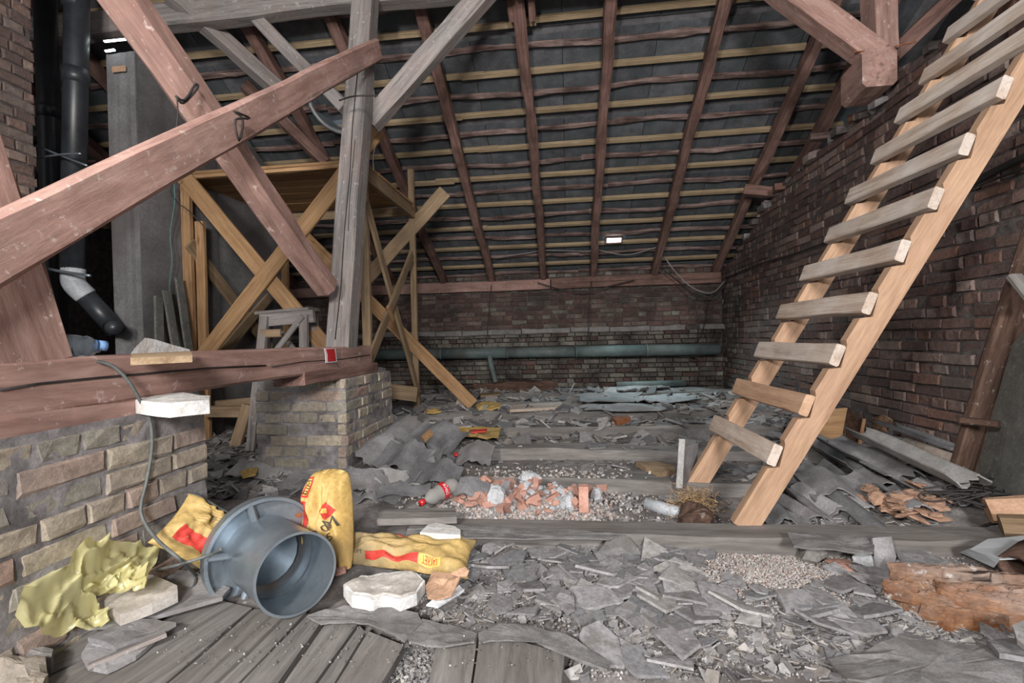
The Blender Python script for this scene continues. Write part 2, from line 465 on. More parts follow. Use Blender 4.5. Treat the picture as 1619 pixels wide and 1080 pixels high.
def plank_quad(name, a0, a1, b1, b0, th, mat, parent, ext=0.0, rough=.004):
    """a0->a1 and b0->b1 are the two long edges (top face)"""
    a0, a1, b0, b1 = V(a0), V(a1), V(b0), V(b1)
    a0 = a0 + (a0 - a1) * ext; b0 = b0 + (b0 - b1) * ext
    o = (a0 + a1 + b0 + b1) / 4
    x = ((a1 + b1) - (a0 + b0)).normalized(); z = V((0, 0, 1)); yv = z.cross(x).normalized(); z = x.cross(yv)
    R = Matrix((x, yv, z))
    n = 8; v = []; f = []
    _seed[0] += 5.1; s = _seed[0]
    for i in range(n + 1):
        t = i / n
        A = R @ (a0.lerp(a1, t) - o); B = R @ (b0.lerp(b1, t) - o)
        for (q, dz) in ((A, 0), (B, 0), (B, -th), (A, -th)):
            e = rough * nz(q.x * 4, q.y * 4, s)
            v.append((q.x + (rough * 4 * nz(s, q.y * 20, 3) if i in (0, n) else 0), q.y + e, q.z + dz + e))
    for i in range(n):
        for j in range(4):
            a = i * 4 + j; b = i * 4 + (j + 1) % 4
            f.append((a, b, b + 4, a + 4))
    f.append((0, 3, 2, 1)); f.append((n*4, n*4+1, n*4+2, n*4+3))
    Mx = R.transposed().to_4x4(); Mx.translation = o
    return obj(name, mesh(name, v, f, mat), parent, Mx)
ZBd = .06
for q in [((60,1080),(330,945),(262,1080),(398,962)), ((268,1080),(402,963),(378,1080),(484,968)), ((382,1080),(487,971),(440,1080),(508,982)),
          ((452,1080),(516,984),(500,1080),(566,985)), ((504,1080),(571,987),(529,1080),(579,998)), ((533,1080),(582,1000),(604,1080),(640,1018)),
          ((676,1080),(692,1012),(744,1080),(756,1005)), ((749,1080),(759,996),(888,1080),(892,1034)),((-160,1080),(235,940),(48,1080),(322,946))]:
    z = ZBd + random.uniform(-.006, .006)
    plank_quad('floor_board', P(*q[0], Z=z), P(*q[1], Z=z), P(*q[3], Z=z), P(*q[2], Z=z), .03, M['floorw'], fl, ext=.35)
# joists across the room
JOISTS = [(2.10, .17, .115, -.72, XR-.05), (2.9, .22, .10, -1.3, XR-.5), (3.62, .2, .105, -1.35, XR - .3), (4.4, .16, .12, -3, XR-.1), (5.2, .16, .125, -4, XR-.1), (6.0, .16, .13, -4, XR-.1), (6.8, .16, .14, -4, XR-.1)]
for (yc, w, zt, x0, x1) in JOISTS:
    timber('floor_joist', (x0, yc, zt - .09), (x1, yc + random.uniform(-.03, .03), zt - .09), w, .18, M['floorw'], fl, rough=.012, seg=.2, cham=.015)

def hs(x, y):
    h = hf(x, y)
    for (yc, w, zt, x0, x1) in JOISTS[1:]:
        if abs(y - yc) < w / 2 and x0 < x < x1: h = max(h, zt)
    return h
# ---- brickwork
def mortar_face(o, ud, nd, ulen, z0, ztf, mat, parent, st=.03, amp=.009, mean=-.006):
    o, ud, nd = V(o), V(ud), V(nd); v = []; f = []
    nu = max(2, int(ulen / st)); zm = max(ztf(0), ztf(ulen / 2), ztf(ulen)); nv = max(2, int((zm - z0) / st))
    for i in range(nu + 1):
        u = ulen * i / nu; zt = ztf(u)
        for j in range(nv + 1):
            z = z0 + (zt - z0) * j / nv
            p = o + ud * u; p.z = z
            v.append(p + nd * (mean + amp * nz(p.x * 31 + p.y * 29, z * 34, 1.3) + amp * .6 * nz(p.x * 5 + p.y * 5, z * 6, 8.3)))
    for i in range(nu):
        for j in range(nv):
            a = i * (nv + 1) + j; f.append((a, a + nv + 1, a + nv + 2, a + 1))
    return meshobj('mortar_face', v, f, mat, parent, True)
def brick_pool(L, mat, n=6):
    out = []
    for k in range(n):
        w, h, d = L / 2, .0325, .055
        c = .007
        j = lambda s=.006: random.uniform(-s, s)
        v = [(-w, -h, -d), (w, -h, -d), (w, h, -d), (-w, h, -d)]
        v += [(-w + j(), -h + j(), -c), (w + j(), -h + j(), -c), (w + j(), h + j(), -c), (-w + j(), h + j(), -c)]
        v += [(-w + c + j(), -h + c + j(), j(.003)), (0 + j(.02), -h + c + j(), j(.004)), (w - c + j(), -h + c + j(), j(.003)), (w - c + j(), h - c + j(), j(.003)), (0 + j(.02), h - c + j(), j(.004)), (-w + c + j(), h - c + j(), j(.003))]
        f = [(0, 1, 5, 4), (1, 2, 6, 5), (2, 3, 7, 6), (3, 0, 4, 7), (4, 5, 10, 9, 8), (5, 6, 11, 10), (6, 7, 13, 12, 11), (7, 4, 8, 13), (8, 9, 12, 13), (9, 10, 11, 12)]
        out.append(mesh('brick', v, f, mat))
    return out
def courses(o, ud, nd, ulen, z0, zfun, mats, parent, indiv=300, ch=.077, stuff='brickwork', jit=.004, matfun=None, seed=1, keep=None, gap=.0, hide=None):
    """face with corner o, running ud for ulen, outward normal nd, from z0 up to zfun(u). mats: list of materials"""
    rng = random.Random(seed)
    ud = V(ud).normalized(); nd = V(nd).normalized(); zd = V((0, 0, 1))
    R3 = Matrix((ud, zd, nd)).transposed()
    if R3.determinant() < 0: R3 = Matrix((-ud, zd, nd)).transposed()
    pools = [(brick_pool(.25, m), brick_pool(.12, m)) for m in mats]
    items = []
    nrow = 0; z = z0
    while z < z0 + 6:
        header = (nrow % 3 == 2)
        u = -(.13 if nrow % 2 else 0) - (.065 if header else 0) - rng.uniform(0, .03)
        while u < ulen:
            L = .12 if header or rng.random() < .12 else .25
            a = max(u, 0); b = min(u + L, ulen)
            if b - a > .05:
                uc = (a + b) / 2
                if z + .04 < zfun(uc):
                    items.append((uc, z + ch / 2, b - a, L))
            u += L + .012
        nrow += 1; z += ch
        if z > max(zfun(0), zfun(ulen / 2), zfun(ulen)) : break
    todo = []
    for (uc, zc, bl, L) in items:
        p = V(o) + ud * uc + zd * (zc - V(o).z + 0) if False else V((V(o).x, V(o).y, 0)) + ud * uc + zd * zc
        if keep and not keep(p): continue
        p = p + nd * rng.uniform(-jit, jit) * 1.5
        ang = rng.uniform(-.012, .012)
        Mx = Matrix.Translation(p) @ R3.to_4x4() @ Matrix.Rotation(ang, 4, 'Z') @ Matrix.Rotation(rng.uniform(-.02, .02), 4, 'Y') @ Matrix.Diagonal((bl / L, rng.uniform(.94, 1.04), 1, 1))
        mi = matfun(p, rng) if matfun else 0
        todo.append(((p - CAM).length, Mx, mi, 0 if L > .2 else 1, rng.randrange(6), inview(p, 15) and not (hide and hide(p))))
    todo.sort(key=lambda t: (not t[5], t[0]))
    rest = {}
    for i, (d, Mx, mi, s, k, iv) in enumerate(todo):
        me = pools[mi][s][k]
        if iv and i < indiv:
            obj('brick', me, parent, Mx)
        else:
            vv, ff = rest.setdefault(mi, ([], []))
            b = len(vv)
            vv.extend(Mx @ q.co for q in me.vertices); ff.extend(tuple(b + t for t in pl.vertices) for pl in me.polygons)
    for mi, (vv, ff) in rest.items():
        tag(meshobj(stuff, vv, ff, mats[mi], parent, False, parent.location if parent else None), kind='stuff')

# right wall: rough top edge as seen
top_px = [(1128, 436), (1165, 398), (1200, 335), (1240, 285), (1300, 230), (1345, 188), (1385, 165), (1415, 110), (1470, 70), (1530, 20), (1565, -8)]
prof = sorted([(P(a, b, X=XR).y, P(a, b, X=XR).z) for a, b in top_px])
def wtop(y):
    if y <= prof[0][0]: return prof[0][1] + (prof[0][0] - y) * .35
    for (a, b), (c, d) in zip(prof, prof[1:]):
        if a <= y <= c: return b + (d - b) * (y - a) / (c - a)
    return prof[-1][1]
wr = root('wall_right', (XR, 4, 0), kind='structure')
v = []; f = []
ys = [.3 + i * .16 for i in range(49)]
for i, yy in enumerate(ys):
    zt = wtop(yy) - .03
    for q in ((XR + .05, 0), (XR + .05, zt), (XR + .45, zt), (XR + .45, 0)):
        v.append((q[0], yy, q[1] + (random.uniform(-.03, .03) if q[1] else 0)))
for i in range(len(ys) - 1):
    for j in range(3): f.append((i * 4 + j, i * 4 + j + 4, i * 4 + j + 5, i * 4 + j + 1))
f.append((0, 1, 2, 3))
meshobj('mortar_core', v, f, M['mortard'], wr, False, (XR, 4, 0))
mortar_face((XR + .015, .5, 0), (0, 1, 0), (-1, 0, 0), YB - .5, 0, lambda u: wtop(.5 + u) - .02, M['mortard'], wr, st=.045, amp=.007, mean=-.011)
courses((XR + .015, .5, 0), (0, 1, 0), (-1, 0, 0), YB - .5, 0, lambda u: wtop(.5 + u) - .02, [M['bright'], M['bbackl']], wr, 300, seed=3, jit=.007,
        matfun=lambda p, r: 1 if (p.y > 7.1 and p.z < 1.7 and r.random() < .6) else 0)
# loose bricks and mortar clods on the broken top edge
for i in range(26):
    yy = 2.9 + i * .17 + random.uniform(-.07, .07); z = wtop(yy) - .03
    s = random.uniform(.03, .085)
    pts = [V((XR + .05 + s * 1.6 * math.cos(a), yy + s * 1.5 * math.sin(a), z + s * .5)) for a in [k * 6.28 / 7 for k in range(7)]]
    slab('mortar_clod', pts, s * .9, M[('mortard', 'bright', 'mortard', 'mortar')[i % 4]], wr, dome=s * .35, rough=.04, rings=2, sub=1, jag=.35)

# back wall
wb = root('wall_back', (-2, YB, 0), kind='structure')
v = [(XL, YB + .03, 0), (XR + .4, YB + .03, 0), (XR + .4, YB + .03, ZR0 + .35), (XL, YB + .03, ZR0 + .35), (XL, YB + .4, 0), (XR + .4, YB + .4, 0), (XR + .4, YB + .4, ZR0 + .1), (XL, YB + .4, ZR0 + .1)]
meshobj('mortar_core', v, [(0, 1, 2, 3), (3, 2, 6, 7), (4, 7, 6, 5), (0, 3, 7, 4), (1, 5, 6, 2)], M['mortard'], wb)
zled = P(900, 523, Y=YB).z
courses((-5.2, YB + .01, 0), (1, 0, 0), (0, -1, 0), XR + 5.2, zled + .05, lambda u: ZR0 + .12, [M['bback'], M['bbackl']], wb, 150, seed=5, jit=.006,
        matfun=lambda p, r: 1 if r.random() < (.10 if p.z < ZR0 - .15 else .7) else 0, hide=lambda p: p.x < -2.2)
courses((-5.2, YB - .05, 0), (1, 0, 0), (0, -1, 0), XR + 5.2, .0, lambda u: zled - .02, [M['bbackl'], M['bback']], wb, 150, seed=6, jit=.006,
        matfun=lambda p, r: 1 if r.random() < .18 else 0, hide=lambda p: p.x < -2.2)
x = -5.0
while x < XR - .1:
    L = random.uniform(.45, 1.1)
    box('ledge_stone', ((x + x + L) / 2, YB - .05, zled + random.uniform(-.008, .008)), (min(L, XR - x) - .012, .16, .085), M['stone'], wb, rough=.012, cham=.012)
    x += L
zp = P(900, 449, Y=YB).z
timber('wall_plate', (-5.4, YB - .05, zp), (P(870, 449, Y=YB).x, YB - .05, zp + .0), .14, .17, M['pink'], wb, rough=.006, seg=.3)
timber('wall_plate', (P(872, 449, Y=YB).x, YB - .05, zp), (XR - .02, YB - .05, zp + .01), .14, .175, M['pinkd'], wb, rough=.006, seg=.3)
wl = root('wall_left', (XL, 4, 0), kind='structure')
v = [(XL, .0, 0), (XL, YB, 0), (XL, YB, 6), (XL, 0, 6), (XL - .3, 0, 0), (XL - .3, YB, 0), (XL - .3, YB, 6), (XL - .3, 0, 6)]
meshobj('wall_face', v, [(0, 1, 2, 3), (7, 6, 5, 4), (0, 3, 7, 4)], M['mortard'], wl)

# ---- roof
YT = 2.3                                    # roof left open from here back, to let more light in
ce = root('ceiling', (-2, 5, zroof(5)), kind='structure')
RH = .13
rpx = [1132, 1035, 937, 860, 778, 700, 622, 544, 466, 388, 310]
for i, px in enumerate(rpx):
    X = P(px, 440, Y=YB - .1).x
    p0 = V((X + random.uniform(-.02, .02), YT, zroof(YT))) + RN * RH / 2
    p1 = V((X, YB + .05, zroof(YB + .05))) + RN * RH / 2
    timber('rafter', p0, p1, .105, RH, M['pinkd' if i not in (0,) else 'pinkd'], ce, up=RN, rough=.014, seg=.22, cham=.018, wane=.8)
for X in (XR + .35, -5.7, -6.5):
    timber('rafter', V((X, YT, zroof(YT))) + RN * RH / 2, V((X, YB, zroof(YB))) + RN * RH / 2, .105, RH, M['pinkd'], ce, up=RN, rough=.01)
# second timber scabbed beside the rafter in the middle
X = P(860, 440, Y=YB - .1).x
a = P(792, -5, Y=3.9); b = P(812, 84, Y=4.35)
timber('rafter_splice', V((X + .1, 2.0, zroof(2.0))) + RN * .06, V((X + .1, 4.3, zroof(4.3))) + RN * .06, .07, .12, M['pinkd'], ce, up=RN, rough=.014, wane=.8)
timber('rafter_splice', V((X - .1, 2.0, zroof(2.0))) + RN * .07, V((X - .09, 4.3, zroof(4.3))) + RN * .07, .06, .10, M['pinkd'], ce, up=RN, rough=.016, wane=.8)
def ydepth(py, px=950):          # where the batten plane is seen at this height in the picture
    d = ray(px, py); 
    # CAM.z + t d.z = zroof(t d.y) + RH*1.12
    t = (ZR0 + RS * (YB - .1) + RH * 1.13 - CAM.z) / (d.z + RS * d.y)
    return t * d.y
yn = [ydepth(q) for q in (11, 94, 160, 219, 267)]
step = (yn[-1] - yn[0]) / 4
k = -8
while True:
    yy = yn[0] + k * step
    if yy > YB + .1: break
    if yy > YT + .05:
        segs = [XL + .1, -3.9 + random.uniform(-.3, .3), -1.0 + random.uniform(-.8, .8), XR + .5]
        for a, b in zip(segs, segs[1:]):
            dy = random.uniform(-.012, .012)
            base = RN * (RH + .024)
            timber('batten', V((a - .12, yy + dy, zroof(yy + dy))) + base, V((b + .12, yy + dy, zroof(yy + dy))) + base + V((0, random.uniform(-.01, .01), 0)), .05, .045, M['batten'], ce, up=RN, rough=.003, seg=.6, cham=.003)
    yo = yy + step * .5
    if YT + .05 < yo < YB:
        segs = [XL + .1, -2.6 + random.uniform(-.5, .5), .2 + random.uniform(-.6, .6), XR + .5]
        for a, b in zip(segs, segs[1:]):
            base = RN * (RH + .022)
            timber('old_lath', V((a, yo, zroof(yo))) + base, V((b, yo, zroof(yo))) + base, .055, .035, M['oldlath'], ce, up=RN, rough=.016, seg=.09, cham=.01, wane=.6)
    k += 1
# cover sheets
SW = .452
sheets = []
for k in range(4):
    n = 3; v = []; L = step * 2 + .05
    jj = lambda: random.uniform(-.004, .004)
    v = [(-SW / 2 + .003, -L / 2, jj()), (SW / 2 - .003, -L / 2, jj()), (SW / 2 - .003, L / 2, jj()), (-SW / 2 + .003, L / 2, jj())]
    v += [(a, b, c + .008) for a, b, c in v]
    sheets.append(mesh('roof_sheet', v, [(3, 2, 1, 0), (4, 5, 6, 7), (0, 1, 5, 4), (1, 2, 6, 5), (2, 3, 7, 6), (3, 0, 4, 7)], M['sheet']))
xj = P(691, 300 * 0 + 172, Y=4.7).x
xj = P(700 + 690 / 3.6, 172, Y=4.75).x
c0 = int((XL - xj) / SW) - 1
Rr = Matrix((V((1, 0, 0)), RD, RN)).transposed().to_4x4()
sk_px = (970, 372)
d = ray(*sk_px); tt = (ZR0 + RS * (YB - .1) + RH * 1.5 - CAM.z) / (d.z + RS * d.y); SKY = CAM + d * tt
for row in range(-4, 6):
    yc = yn[0] + step * (2 * row + 1.25)
    if yc < YT + .2 or yc > YB + .25: continue
    for c in range(c0, c0 + 28):
        xc = xj + (c + .5) * SW
        if xc < XL - .3 or xc > XR + .6: continue
        p = V((xc, yc, zroof(yc))) + RN * (RH + .056 + (.005 if row % 2 else 0))
        Mx = Matrix.Translation(p) @ Rr @ Matrix.Rotation(.014, 4, 'X') @ Matrix.Rotation(random.uniform(-.004, .004), 4, 'Z')
        obj('roof_sheet', random.choice(sheets), ce, Mx)
# added outer skin so that no light slips through the joints
yy0, yy1 = YT - .1, YB + .5
o = RN * (RH + .085)
v = [V((XL - .3, yy0, zroof(yy0))) + o, V((XR + 1.1, yy0, zroof(yy0))) + o, V((XR + 1.1, yy1, zroof(yy1))) + o, V((XL - .3, yy1, zroof(yy1))) + o]
v += [p + RN * .03 for p in v]
meshobj('light_seal', v, [(3, 2, 1, 0), (4, 5, 6, 7), (0, 1, 5, 4), (1, 2, 6, 5), (2, 3, 7, 6), (3, 0, 4, 7)], M['slated'], ce)
# added sheet beyond the right wall that blocks light under the roof edge
v = [(XR + 1.0, 1.5, 1.5), (XR + 1.0, YB, 1.0), (XR + 1.0, YB, zroof(YB) + .2), (XR + 1.0, 1.5, zroof(1.5) + .2)]
v += [(a + .05, b, c) for a, b, c in v]
g = root('light_block_1', (XR + 1.0, 4, 0), kind='structure')
meshobj('light_block_board', v, [(0, 1, 2, 3), (7, 6, 5, 4)], M['slated'], g)

# small roof light far back
sl = root('roof_window', SKY, 'small bright roof light glowing between the far rafters', 'skylight')
q = []
for (a, b) in ((-.1, -.05), (.1, -.05), (.1, .05), (-.1, .05)): q.append(SKY + V((a, 0, 0)) + RD * b - RN * .09)
meshobj('pane', [p for p in q] + [p + RN * .012 for p in q], [(3, 2, 1, 0), (4, 5, 6, 7), (0, 1, 5, 4), (1, 2, 6, 5), (2, 3, 7, 6), (3, 0, 4, 7)], M['day'], sl)
for s in (-1, 1):
    timber('frame_bar', SKY + V((-.13, 0, 0)) + RD * (.065 * s) - RN * .08, SKY + V((.13, 0, 0)) + RD * (.065 * s) - RN * .08, .02, .04, M['oldlath'], sl, up=RN)
    timber('frame_bar', SKY + V((.12 * s, 0, 0)) + RD * .065 - RN * .08, SKY + V((.12 * s, 0, 0)) - RD * .065 - RN * .08, .02, .04, M['oldlath'], sl, up=RN)
area_light('roof_window_daylight', SKY - RN * .13, P(1040, 632, Z=.1), .25, 24, (.72, .95, 1.0), 95)

# ================================================================ PIERS, CHIMNEY
XF = -1.5
def pier(name, x0, x1, y0, y1, zt, label, seed, faces=('r', 'f'), capmat='mortar'):
    g = root(name, ((x0 + x1) / 2, (y0 + y1) / 2, 0), label, 'pier')
    e = .03
    v = []; 
    for z in (0, zt): v += [(x0 + e, y0 + e, z), (x1 - e, y0 + e, z), (x1 - e, y1 - e, z), (x0 + e, y1 - e, z)]
    meshobj('mortar_core', v, [(0, 1, 5, 4), (1, 2, 6, 5), (2, 3, 7, 6), (3, 0, 4, 7), (4, 5, 6, 7)], M[capmat], g)
    mortar_face((x1, y0, 0), (0, 1, 0), (1, 0, 0), y1 - y0, 0, lambda u: zt + .01, M[capmat], g, mean=-.0055, amp=.0065, st=.018)
    mortar_face((x0, y0, 0), (1, 0, 0), (0, -1, 0), x1 - x0, 0, lambda u: zt + .01, M[capmat], g, mean=-.0055, amp=.0065, st=.018)
    if 'r' in faces: courses((x1, y0, 0), (0, 1, 0), (1, 0, 0), y1 - y0, .0, lambda u: zt + .03, [M['bpier']], g, 300, seed=seed, jit=.006)
    if 'f' in faces: courses((x0, y0, 0), (1, 0, 0), (0, -1, 0), x1 - x0, .0, lambda u: zt + .03, [M['bpier']], g, 300, seed=seed + 1, jit=.006)
    return g
YP1 = P(326, 700, X=XF).y
pz1 = .70
p1 = pier('brick_pier', -2.3, XF, .35, YP1, pz1, 'long pale brick pier at the left with a cable hanging down it', 11)
# sloped mortar bed on top of the near pier
slab('mortar_bed', [(XF - .06, YP1 - .08, pz1 + .03), (XF - .03, .4, pz1 + .035), (-2.25, .4, pz1 + .08), (-2.25, YP1 - .04, pz1 + .08)], .06, M['mortar'], p1, dome=.03, rough=.03, rings=5, sub=6)
X2 = P(548, 690, Y=3.06).x; YF2 = 3.06
YE2 = P(620, 640, X=X2).y
XL2 = P(406, 680, Y=YF2).x
pz2 = P(545, 603, Y=YF2).z
p2 = pier('brick_pier', XL2, X2, YF2, YE2, pz2, 'square pale brick pier carrying the foot of the grey post', 21)
slab('mortar_bed', [(XL2 + .12, YF2 + .02, pz2 + .03), (X2 - .03, YF2 + .03, pz2 + .02), (X2 - .03, YE2 - .04, pz2 + .03), (XL2 + .1, YE2 - .1, pz2 + .05)], .05, M['mortar'], p2, dome=.03, rough=.025, rings=5, sub=5)
# chimney
XC = -3.84
yc1 = P(55, 150, X=XC).y
ch = root('brick_chimney', (XC - .3, yc1 - .3, 0), 'tall brown brick chimney stack at the left edge beside the black pipes', 'chimney')
e = .012
v = []
for z in (0, 4.35): v += [(XC - .6, yc1 - .9, z), (XC - e, yc1 - .9, z), (XC - e, yc1 - e, z), (XC - .6, yc1 - e, z)]
meshobj('mortar_core', v, [(0, 1, 5, 4), (1, 2, 6, 5), (2, 3, 7, 6), (3, 0, 4, 7), (4, 5, 6, 7)], M['mortard'], ch)
M['bchim'] = brickmat('brick_chimney', [(122, 98, 90), (140, 112, 102), (112, 90, 84), (150, 126, 114), (132, 116, 108)], (96, 84, 80), (168, 156, 150), .4, .5)
courses((XC, yc1 - .9, 0), (0, 1, 0), (1, 0, 0), .9, 1.2, lambda u: 4.33, [M['bchim']], ch, 300, seed=31)

# ================================================================ TRUSS (left)
XT = -1.62
tr = root('timber_truss', (XT, 2.6, .7), 'pink-stained timber truss of beam, crossed braces and grey post on brick piers', 'truss')
yb1 = P(588, 560, X=XT + .08).y
zb = P(400, 581, X=XT + .08).z
bt = timber('tie_beam', (XT, .3, zb), (XT, yb1, zb + .0), .17, .165, M['pink'], tr, rough=.006, seg=.18, cham=.012)
# crack along the beam: a dark splinter line
pts = [P(a, b, X=XT + .0875) for a, b in ((0, 617), (60, 607), (150, 598), (240, 590), (330, 582), (420, 578))]
tube('crack', pts, .004, M['wire'], bt, n=5)
pts = [P(a, b, X=XT + .0875) for a, b in ((430, 580), (480, 572), (540, 568), (585, 561))]
tube('crack', pts, .003, M['wire'], bt, n=5)
timber('bolster', (XT + .01, .3, zb - .12), (XT + .01, P(255, 630, X=XT + .09).y, zb - .125), .19, .09, M['pink'], tr, rough=.012, seg=.15)
timber('bolster', (XT, P(478, 590, X=XT + .08).y, zb - .1), (XT, yb1 + .03, zb - .1), .2, .08, M['pinkd'], tr, rough=.012)
# grey post
q0 = P(540, 552, X=XT); q1 = P(578, 0, X=XT + .05)
qd = (q1 - q0)
timber('post', q0 - qd * .0, q1 + qd * .12, .17, .165, M['grey'], tr, up=(0, 1, 0), rough=.006, seg=.2, cham=.012)
# crack in the post
ax = qd.normalized()
rz_ = q0 + (q1 - q0)
yv = (V((0, 1, 0)) - ax * ax.y).normalized(); xv = ax.cross(yv) * -1
def onpost(t, k): return q0 + qd * t - yv * .0825 + V((1, 0, 0)) * k
tube('crack', [onpost(t, k) for t, k in ((.02, -.012), (.15, .004), (.3, .0), (.45, .012), (.6, .006), (.75, .016))], .004, M['wire'], tr, n=5)
tube('crack', [onpost(t, k) for t, k in ((.3, .03), (.4, .024), (.55, .034))], .0025, M['wire'], tr, n=5)
# long rising brace
XB1 = XT + .16
a = P(0, 390, X=XB1); b = P(597, 78, X=XB1)
a2 = a + (a - b) * .25
timber('brace', a2, b, .05, .155, M['pink'], tr, up=(0, 0, 1), rough=.006, seg=.2, cham=.014)
# falling brace
a = P(196, -2, X=XT - .02); b = P(514, 452, X=XT - .02)
timber('brace', a + (a - b) * .35, b, .15, .16, M['pink'], tr, up=(0, 0, 1), rough=.010, seg=.2, cham=.04)
# near post at the left edge
a = P(30, 580, X=XT); b = P(-80, 290, X=XT)
timber('post', a - (b - a).normalized() * .0, b + (b - a) * .9, .16, .215, M['pink'], tr, up=(0, 1, 0), rough=.008, seg=.15, cham=.012)
# knee braces towards the purlin
YK = 3.86
timber('knee_brace', P(586, 196, Y=YK - .07), P(775, -22, Y=YK), .13, .15, M['grey'], tr, rough=.008, seg=.15)
timber('knee_brace', P(545, 172, Y=YK + .02), P(392, 14, Y=YK + .1), .09, .11, M['grey'], tr, rough=.006, seg=.15)
# wire ties and iron strap
def ring(cpts, r=.004, mat='wire', parent=None, name='wire_tie'):
    return tube(name, curve(cpts + [cpts[0]], 4), r, M[mat], parent, n=5)
for pxs, X in ((((278, 152), (292, 158), (309, 134), (312, 140), (290, 163)), XT + .085), (((370, 176), (384, 190), (378, 222), (372, 190), (395, 187)), XB1 + .075)):
    ring([P(a, b, X=X + .004 * (k % 2)) for k, (a, b) in enumerate(pxs)], .005, 'wire', tr)
tube('wire_tie', curve([P(a, b, X=XT + .085) for a, b in ((280, 154), (281, 180), (279, 205))]), .003, M['wire'], tr, n=5)
tube('iron_strap', curve([P(a, b, Y=q0.y - .0) for a, b in ((536, 159), (560, 152), (597, 151))]), .006, M['wire'], tr, n=5)

# purlin along the room and the right-hand support on the gable wall
YPU = 3.92; zpu = zroof(YPU) - .1
timber('roof_purlin', (XL + .1, YPU, zpu - .005), (-.4, YPU, zpu), .16, .2, M['grey'], None, rough=.01, seg=.25, cham=.02)
tag(bpy.data.objects[-1] if False else [o for o in bpy.data.objects if o.name == 'roof_purlin'][0], 'long weathered purlin running under the rafters at the top left', 'beam')
timber('roof_purlin', (-.38, YPU, zpu), (XR + .4, YPU, zpu + .005), .16, .2, M['pinkd'], None, rough=.01, seg=.25, cham=.02)
tag(bpy.data.objects['roof_purlin.001'], 'pink purlin running under the rafters at the top right', 'beam')
YS = 3.9
sb = root('purlin_support', P(1385, 120, Y=YS), 'pink beam end with short post and two knee braces on the right wall top', 'support')
c = P(1378, 117, Y=YS)
timber('beam_end', c + V((0, -.1, 0)), c + V((.02, .22, 0)), .23, .28, M['pink'], sb, rough=.012, cham=.03, seg=.1)
timber('post', P(1391, 88, Y=YS + .1), P(1388, -40, Y=YS + .1), .16, .19, M['pink'], sb, up=(0, 1, 0), rough=.006)
timber('knee_brace', P(1382, 92, Y=YS + .02), P(1190, -50, Y=YS + .05), .16, .17, M['pink'], sb, rough=.006)
timber('knee_brace', P(1408, 92, Y=YS + .25), P(1545, -38, Y=YS + .32), .12, .12, M['pinkd'], sb, rough=.008)
tube('iron_strap', curve([P(a, b, Y=YS - .06) for a, b in ((1350, 82), (1385, 79), (1412, 74), (1448, 66))]), .005, M['rust'], sb, n=5)
# extra timbers under the roof at the upper left
o = timber('roof_strut', P(262, -20, Y=3.75), P(440, 142, Y=4.5), .16, .14, M['grey'], None, rough=.01, cham=.02)
tag(o, 'thick grey slanting roof strut behind the crossed pink braces', 'beam')
o = timber('roof_strut', P(385, 135, Y=4.75), P(515, 256, Y=5.3), .12, .12, M['pinkd'], None, rough=.012, cham=.02)
tag(o, 'short reddish roof strut above the timber platform', 'beam')
o = timber('roof_prop', P(1176, 300, Y=6.2), P(1240, 306, Y=6.1), .1, .12, M['pinkd'], None, rough=.01)
tag(o, 'stub of old timber sticking out of the right wall top', 'beam')
o = timber('roof_prop', P(1280, 219, Y=5.0), P(1345, 214, Y=4.9), .12, .06, M['oldlath'], None, rough=.01)
tag(o, 'splintered dark board end on top of the right wall', 'board')

# ================================================================ CLAD SHAFT (grey panels)
XS = -3.62; ys0 = P(220, 300, X=XS).y; ys1 = P(442, 300, X=XS).y
sh = root('clad_shaft', (XS - .15, (ys0 + ys1) / 2, 0), 'tall shaft clad in dusty grey panels behind the timber platform', 'shaft')
xs0 = P(174, 300, Y=ys0).x
def panel(name, a, b, zt_a, zt_b, th, nrm):
    a, b, n_ = V(a), V(b), V(nrm); 
    v = []; k = 6
    for i in range(k + 1):
        p = a.lerp(b, i / k); zt = zt_a + (zt_b - zt_a) * i / k
        off = n_ * .008 * nz(i * .7, a.x, a.y)
        for z in (0, .33 * zt, .66 * zt, zt): v.append(V((p.x, p.y, z)) + off + n_ * .01 * nz(i * .5, z, 3))
    f = []
    for i in range(k):
        for j in range(3): f.append((i*4+j, i*4+j+4, i*4+j+5, i*4+j+1))
    m = len(v); v += [p - n_ * th for p in v]
    f += [tuple(m + t for t in reversed(q)) for q in f]
    for i in range(k): f.append((i*4+3, i*4+7, m+i*4+7, m+i*4+3))
    for i in (0, k):
        for j in range(3): f.append((i*4+j, i*4+j+1, m+i*4+j+1, m+i*4+j))
    return meshobj(name, v, f, M['panel'], sh)
ztop = P(200, 82, Y=ys0).z
panel('panel', (xs0, ys0, 0), (XS - .004, ys0, 0), ztop, ztop, .02, (0, -1, 0))
ym = (ys0 + ys1) / 2 - .1
panel('panel', (XS, ys0, 0), (XS, ym, 0), min(ztop, zroof(ys0)), min(ztop, zroof(ym)) - .02, .02, (1, 0, 0))
panel('panel', (XS, ym + .01, 0), (XS, ys1, 0), zroof(ym) - .03, zroof(ys1) - .03, .02, (1, 0, 0))
panel('panel', (xs0, ys0 + .02, 0), (xs0, ys1, 0), ztop - .1, zroof(ys1) - .03, .02, (-1, 0, 0))
box('tape_patch', P(188, 109, Y=ys0 - .03), (.13, .004, .05), M['card'], sh)
